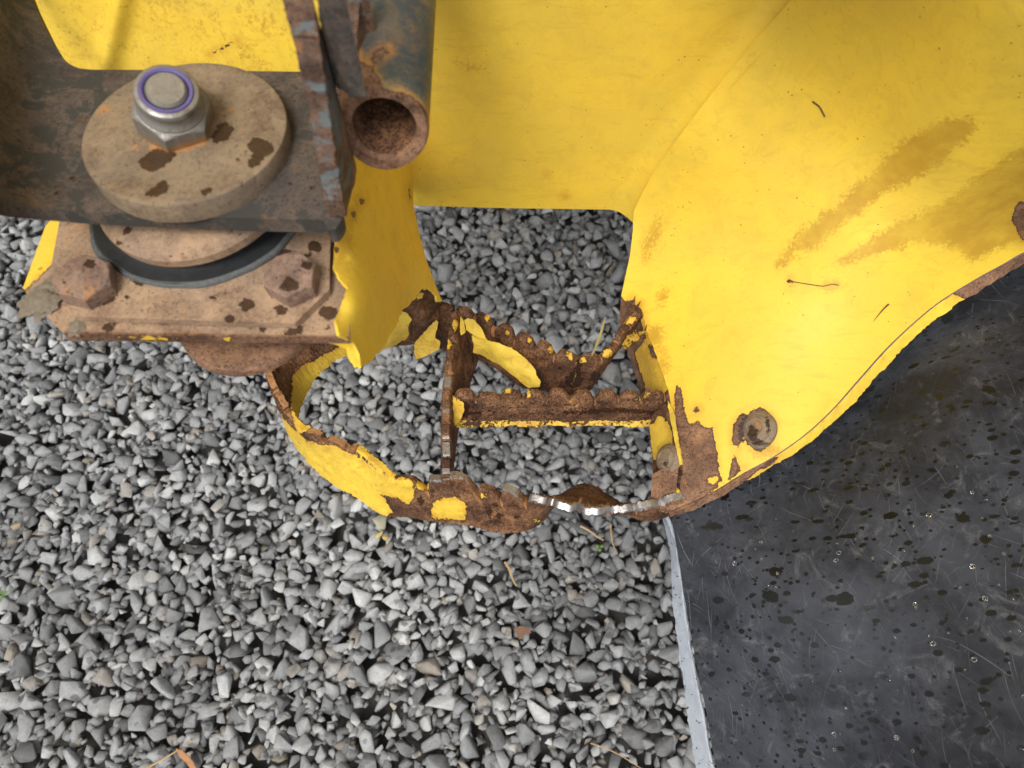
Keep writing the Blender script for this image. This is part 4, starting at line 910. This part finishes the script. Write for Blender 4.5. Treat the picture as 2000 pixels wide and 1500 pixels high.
# leaf scrap
def leafscrap(name, outl, z, mat, label, cat, thick=.0008, curl=.004):
    cx = sum(p[0] for p in outl) / len(outl); o = sheet(name, lin(outl, 4, True, .4), [(x, y, z + curl * math.sin(i * 1.9)) for i, (x, y) in enumerate(outl[::2])], mat, None, thick=thick, step=5); return thing(o, label, cat)
leafscrap('leaf_scrap', [(343, 1462), (356, 1466), (368, 1478), (378, 1490), (384, 1502), (372, 1502), (362, 1488), (350, 1478)], .013, M_leaf, 'orange-brown dead leaf scrap on gravel at bottom edge left of centre', 'leaf')
leafscrap('leaf_scrap', [(1004, 1228), (1016, 1222), (1032, 1226), (1038, 1236), (1024, 1240), (1014, 1250), (1010, 1240)], .008, M_oldleaf, 'curled brown dead leaf on dark gravel below the step', 'leaf')
# seedlings
def seedling(px, py, label, s=1.0):
    root = empty('seedling', tuple(gp(px, py, .004)), label=label, cat='plant'); c = gp(px, py, .006)
    tube('stem', [c + np.array([0, 0, -.01]), c + np.array([.001, 0, .0]), c + np.array([.0015, .001, .005])], .0005, M_green, root, 6)
    for k in range(3):
        a = k * 2.1 + .5; ctr = c + np.array([math.cos(a) * .0034 * s, math.sin(a) * .0034 * s, .006]); n = 14
        ring = [ctr + np.array([math.cos(t) * .0024 * s, math.sin(t) * .0020 * s, .0006 * math.sin(2 * t)]) for t in np.linspace(0, 2 * math.pi, n, endpoint=False)]
        co = np.array(ring + [r - np.array([0, 0, .0005]) for r in ring]); F = [list(range(n)), list(range(n, 2 * n))[::-1]] + [[i, n + i, n + (i + 1) % n, (i + 1) % n] for i in range(n)]
        mesh_obj('leaf', co, F, M_green, root, 60)
seedling(1170, 1072, 'tiny bright green seedling in the gravel below the front rail')
seedling(8, 1162, 'small green sprout in the gravel at the left edge', 1.3)
# grass blade caught on the rear rail
def blade(pts, w, mat, name, label, cat):
    A = cr(pts, 4); p = P(A[:, 0], A[:, 1], z=A[:, 2]); n = len(p); ww = w * np.sin(np.linspace(.25, math.pi, n)) + .0002
    side = np.cross(np.gradient(p, axis=0), p - np.array([0, 0, CAM_H])); side /= np.linalg.norm(side, axis=1)[:, None]
    a = p + side * ww[:, None]; b = p - side * ww[:, None]; dz = np.array([0, 0, .0004]); co = np.concatenate([a, b, a - dz, b - dz]); F = []
    for i in range(n - 1):
        F += [[i, i + 1, n + i + 1, n + i], [2 * n + i + 1, 2 * n + i, 3 * n + i, 3 * n + i + 1], [i + 1, i, 2 * n + i, 2 * n + i + 1], [n + i, n + i + 1, 3 * n + i + 1, 3 * n + i]]
    return thing(mesh_obj(name, co, F, mat, None, 60), label, cat)
M_dry = simple('dry_grass', (.26, .22, .07), .6)
blade([(1156, 694, .436), (1164, 676, .445), (1172, 655, .455), (1178, 635, .463), (1183, 620, .468)], .0009, M_dry, 'dry_grass_blade', 'curled dry grass blade caught upright on the rear rail of the step', 'grass blade')
# bits stuck on the yellow panel
af = tps(arch_ctrl, .03)
def on_arch(pts, r0, name, label, cat, taper=None):
    p = np.array([P(x, y, t=af(np.array([[x, y]]))[0] * .9985) for x, y in cr(pts, 5)]); return thing(tube(name, p, r0, M_twig, None, 6, taper=taper(len(p)) if taper else None), label, cat)
on_arch([(1587, 198), (1592, 202), (1600, 208), (1606, 218), (1611, 228)], .0005, 'twig_bit', 'short curved dark twig on the yellow wheel arch panel, upper right', 'twig')
on_arch([(1538, 548), (1560, 552), (1608, 559), (1622, 555), (1638, 557)], .00028, 'spider_thread', 'thin dark plant fibre with a crumb on the yellow wheel arch panel', 'fibre')
on_arch([(1706, 628), (1722, 608), (1736, 594)], .0004, 'twig_bit', 'tiny dark twig on yellow panel near its rolled hem', 'twig', taper=lambda n: np.linspace(.2, 1.6, n))
def crumb(px, py, r, label, k):
    c = P(px, py, t=af(np.array([[px, py]]))[0] * .998); bm = bmesh.new(); bmesh.ops.create_icosphere(bm, subdivisions=2, radius=1); co = np.array([tuple(v.co) for v in bm.verts]); F = [[v.index for v in f.verts] for f in bm.faces]; bm.free()
    co = co * (1 + .4 * noise3(co, 2.5, k))[:, None] * r + c; return thing(mesh_obj('dirt_crumb', co, F, M_twig, None, 60), label, 'crumb')
crumb(1541, 549, .0013, 'dark crumb at the left end of the fibre on the yellow panel', 1)
# odd stones that stand out
def pebble(px, py, r, col, label, seed, flat=.7, z=.006):
    V, F = HI[seed % len(HI)]; m = np.array(Matrix.Rotation(seed * 1.3, 3, 'Z')); co = (V * r * np.array([1, 1, flat])) @ m.T + gp(px, py, z)
    mt = bpy.data.materials.get('pebble_%s' % (col[0],)) or simple('pebble_%s' % (col[0],), col, .8, var=.35, sc=150, bump=.6)
    return thing(mesh_obj('pebble', co, F.tolist(), mt, None, 180), label, 'stone')
pebble(742, 1020, .014, (.33, .31, .22), 'large pale ochre stone just under the yellow end of the front rail', 3)
pebble(738, 1042, .0075, (.45, .36, .12), 'small yellow-stained pebble below the large ochre stone', 8)
pebble(752, 1052, .006, (.46, .33, .10), 'smallest yellow pebble, right of the yellow-stained one', 14)
pebble(35, 1022, .013, (.27, .22, .15), 'tan angular stone near the left edge', 5)
pebble(298, 1128, .012, (.28, .28, .26), 'light grey pointed stone in the left gravel field', 9)
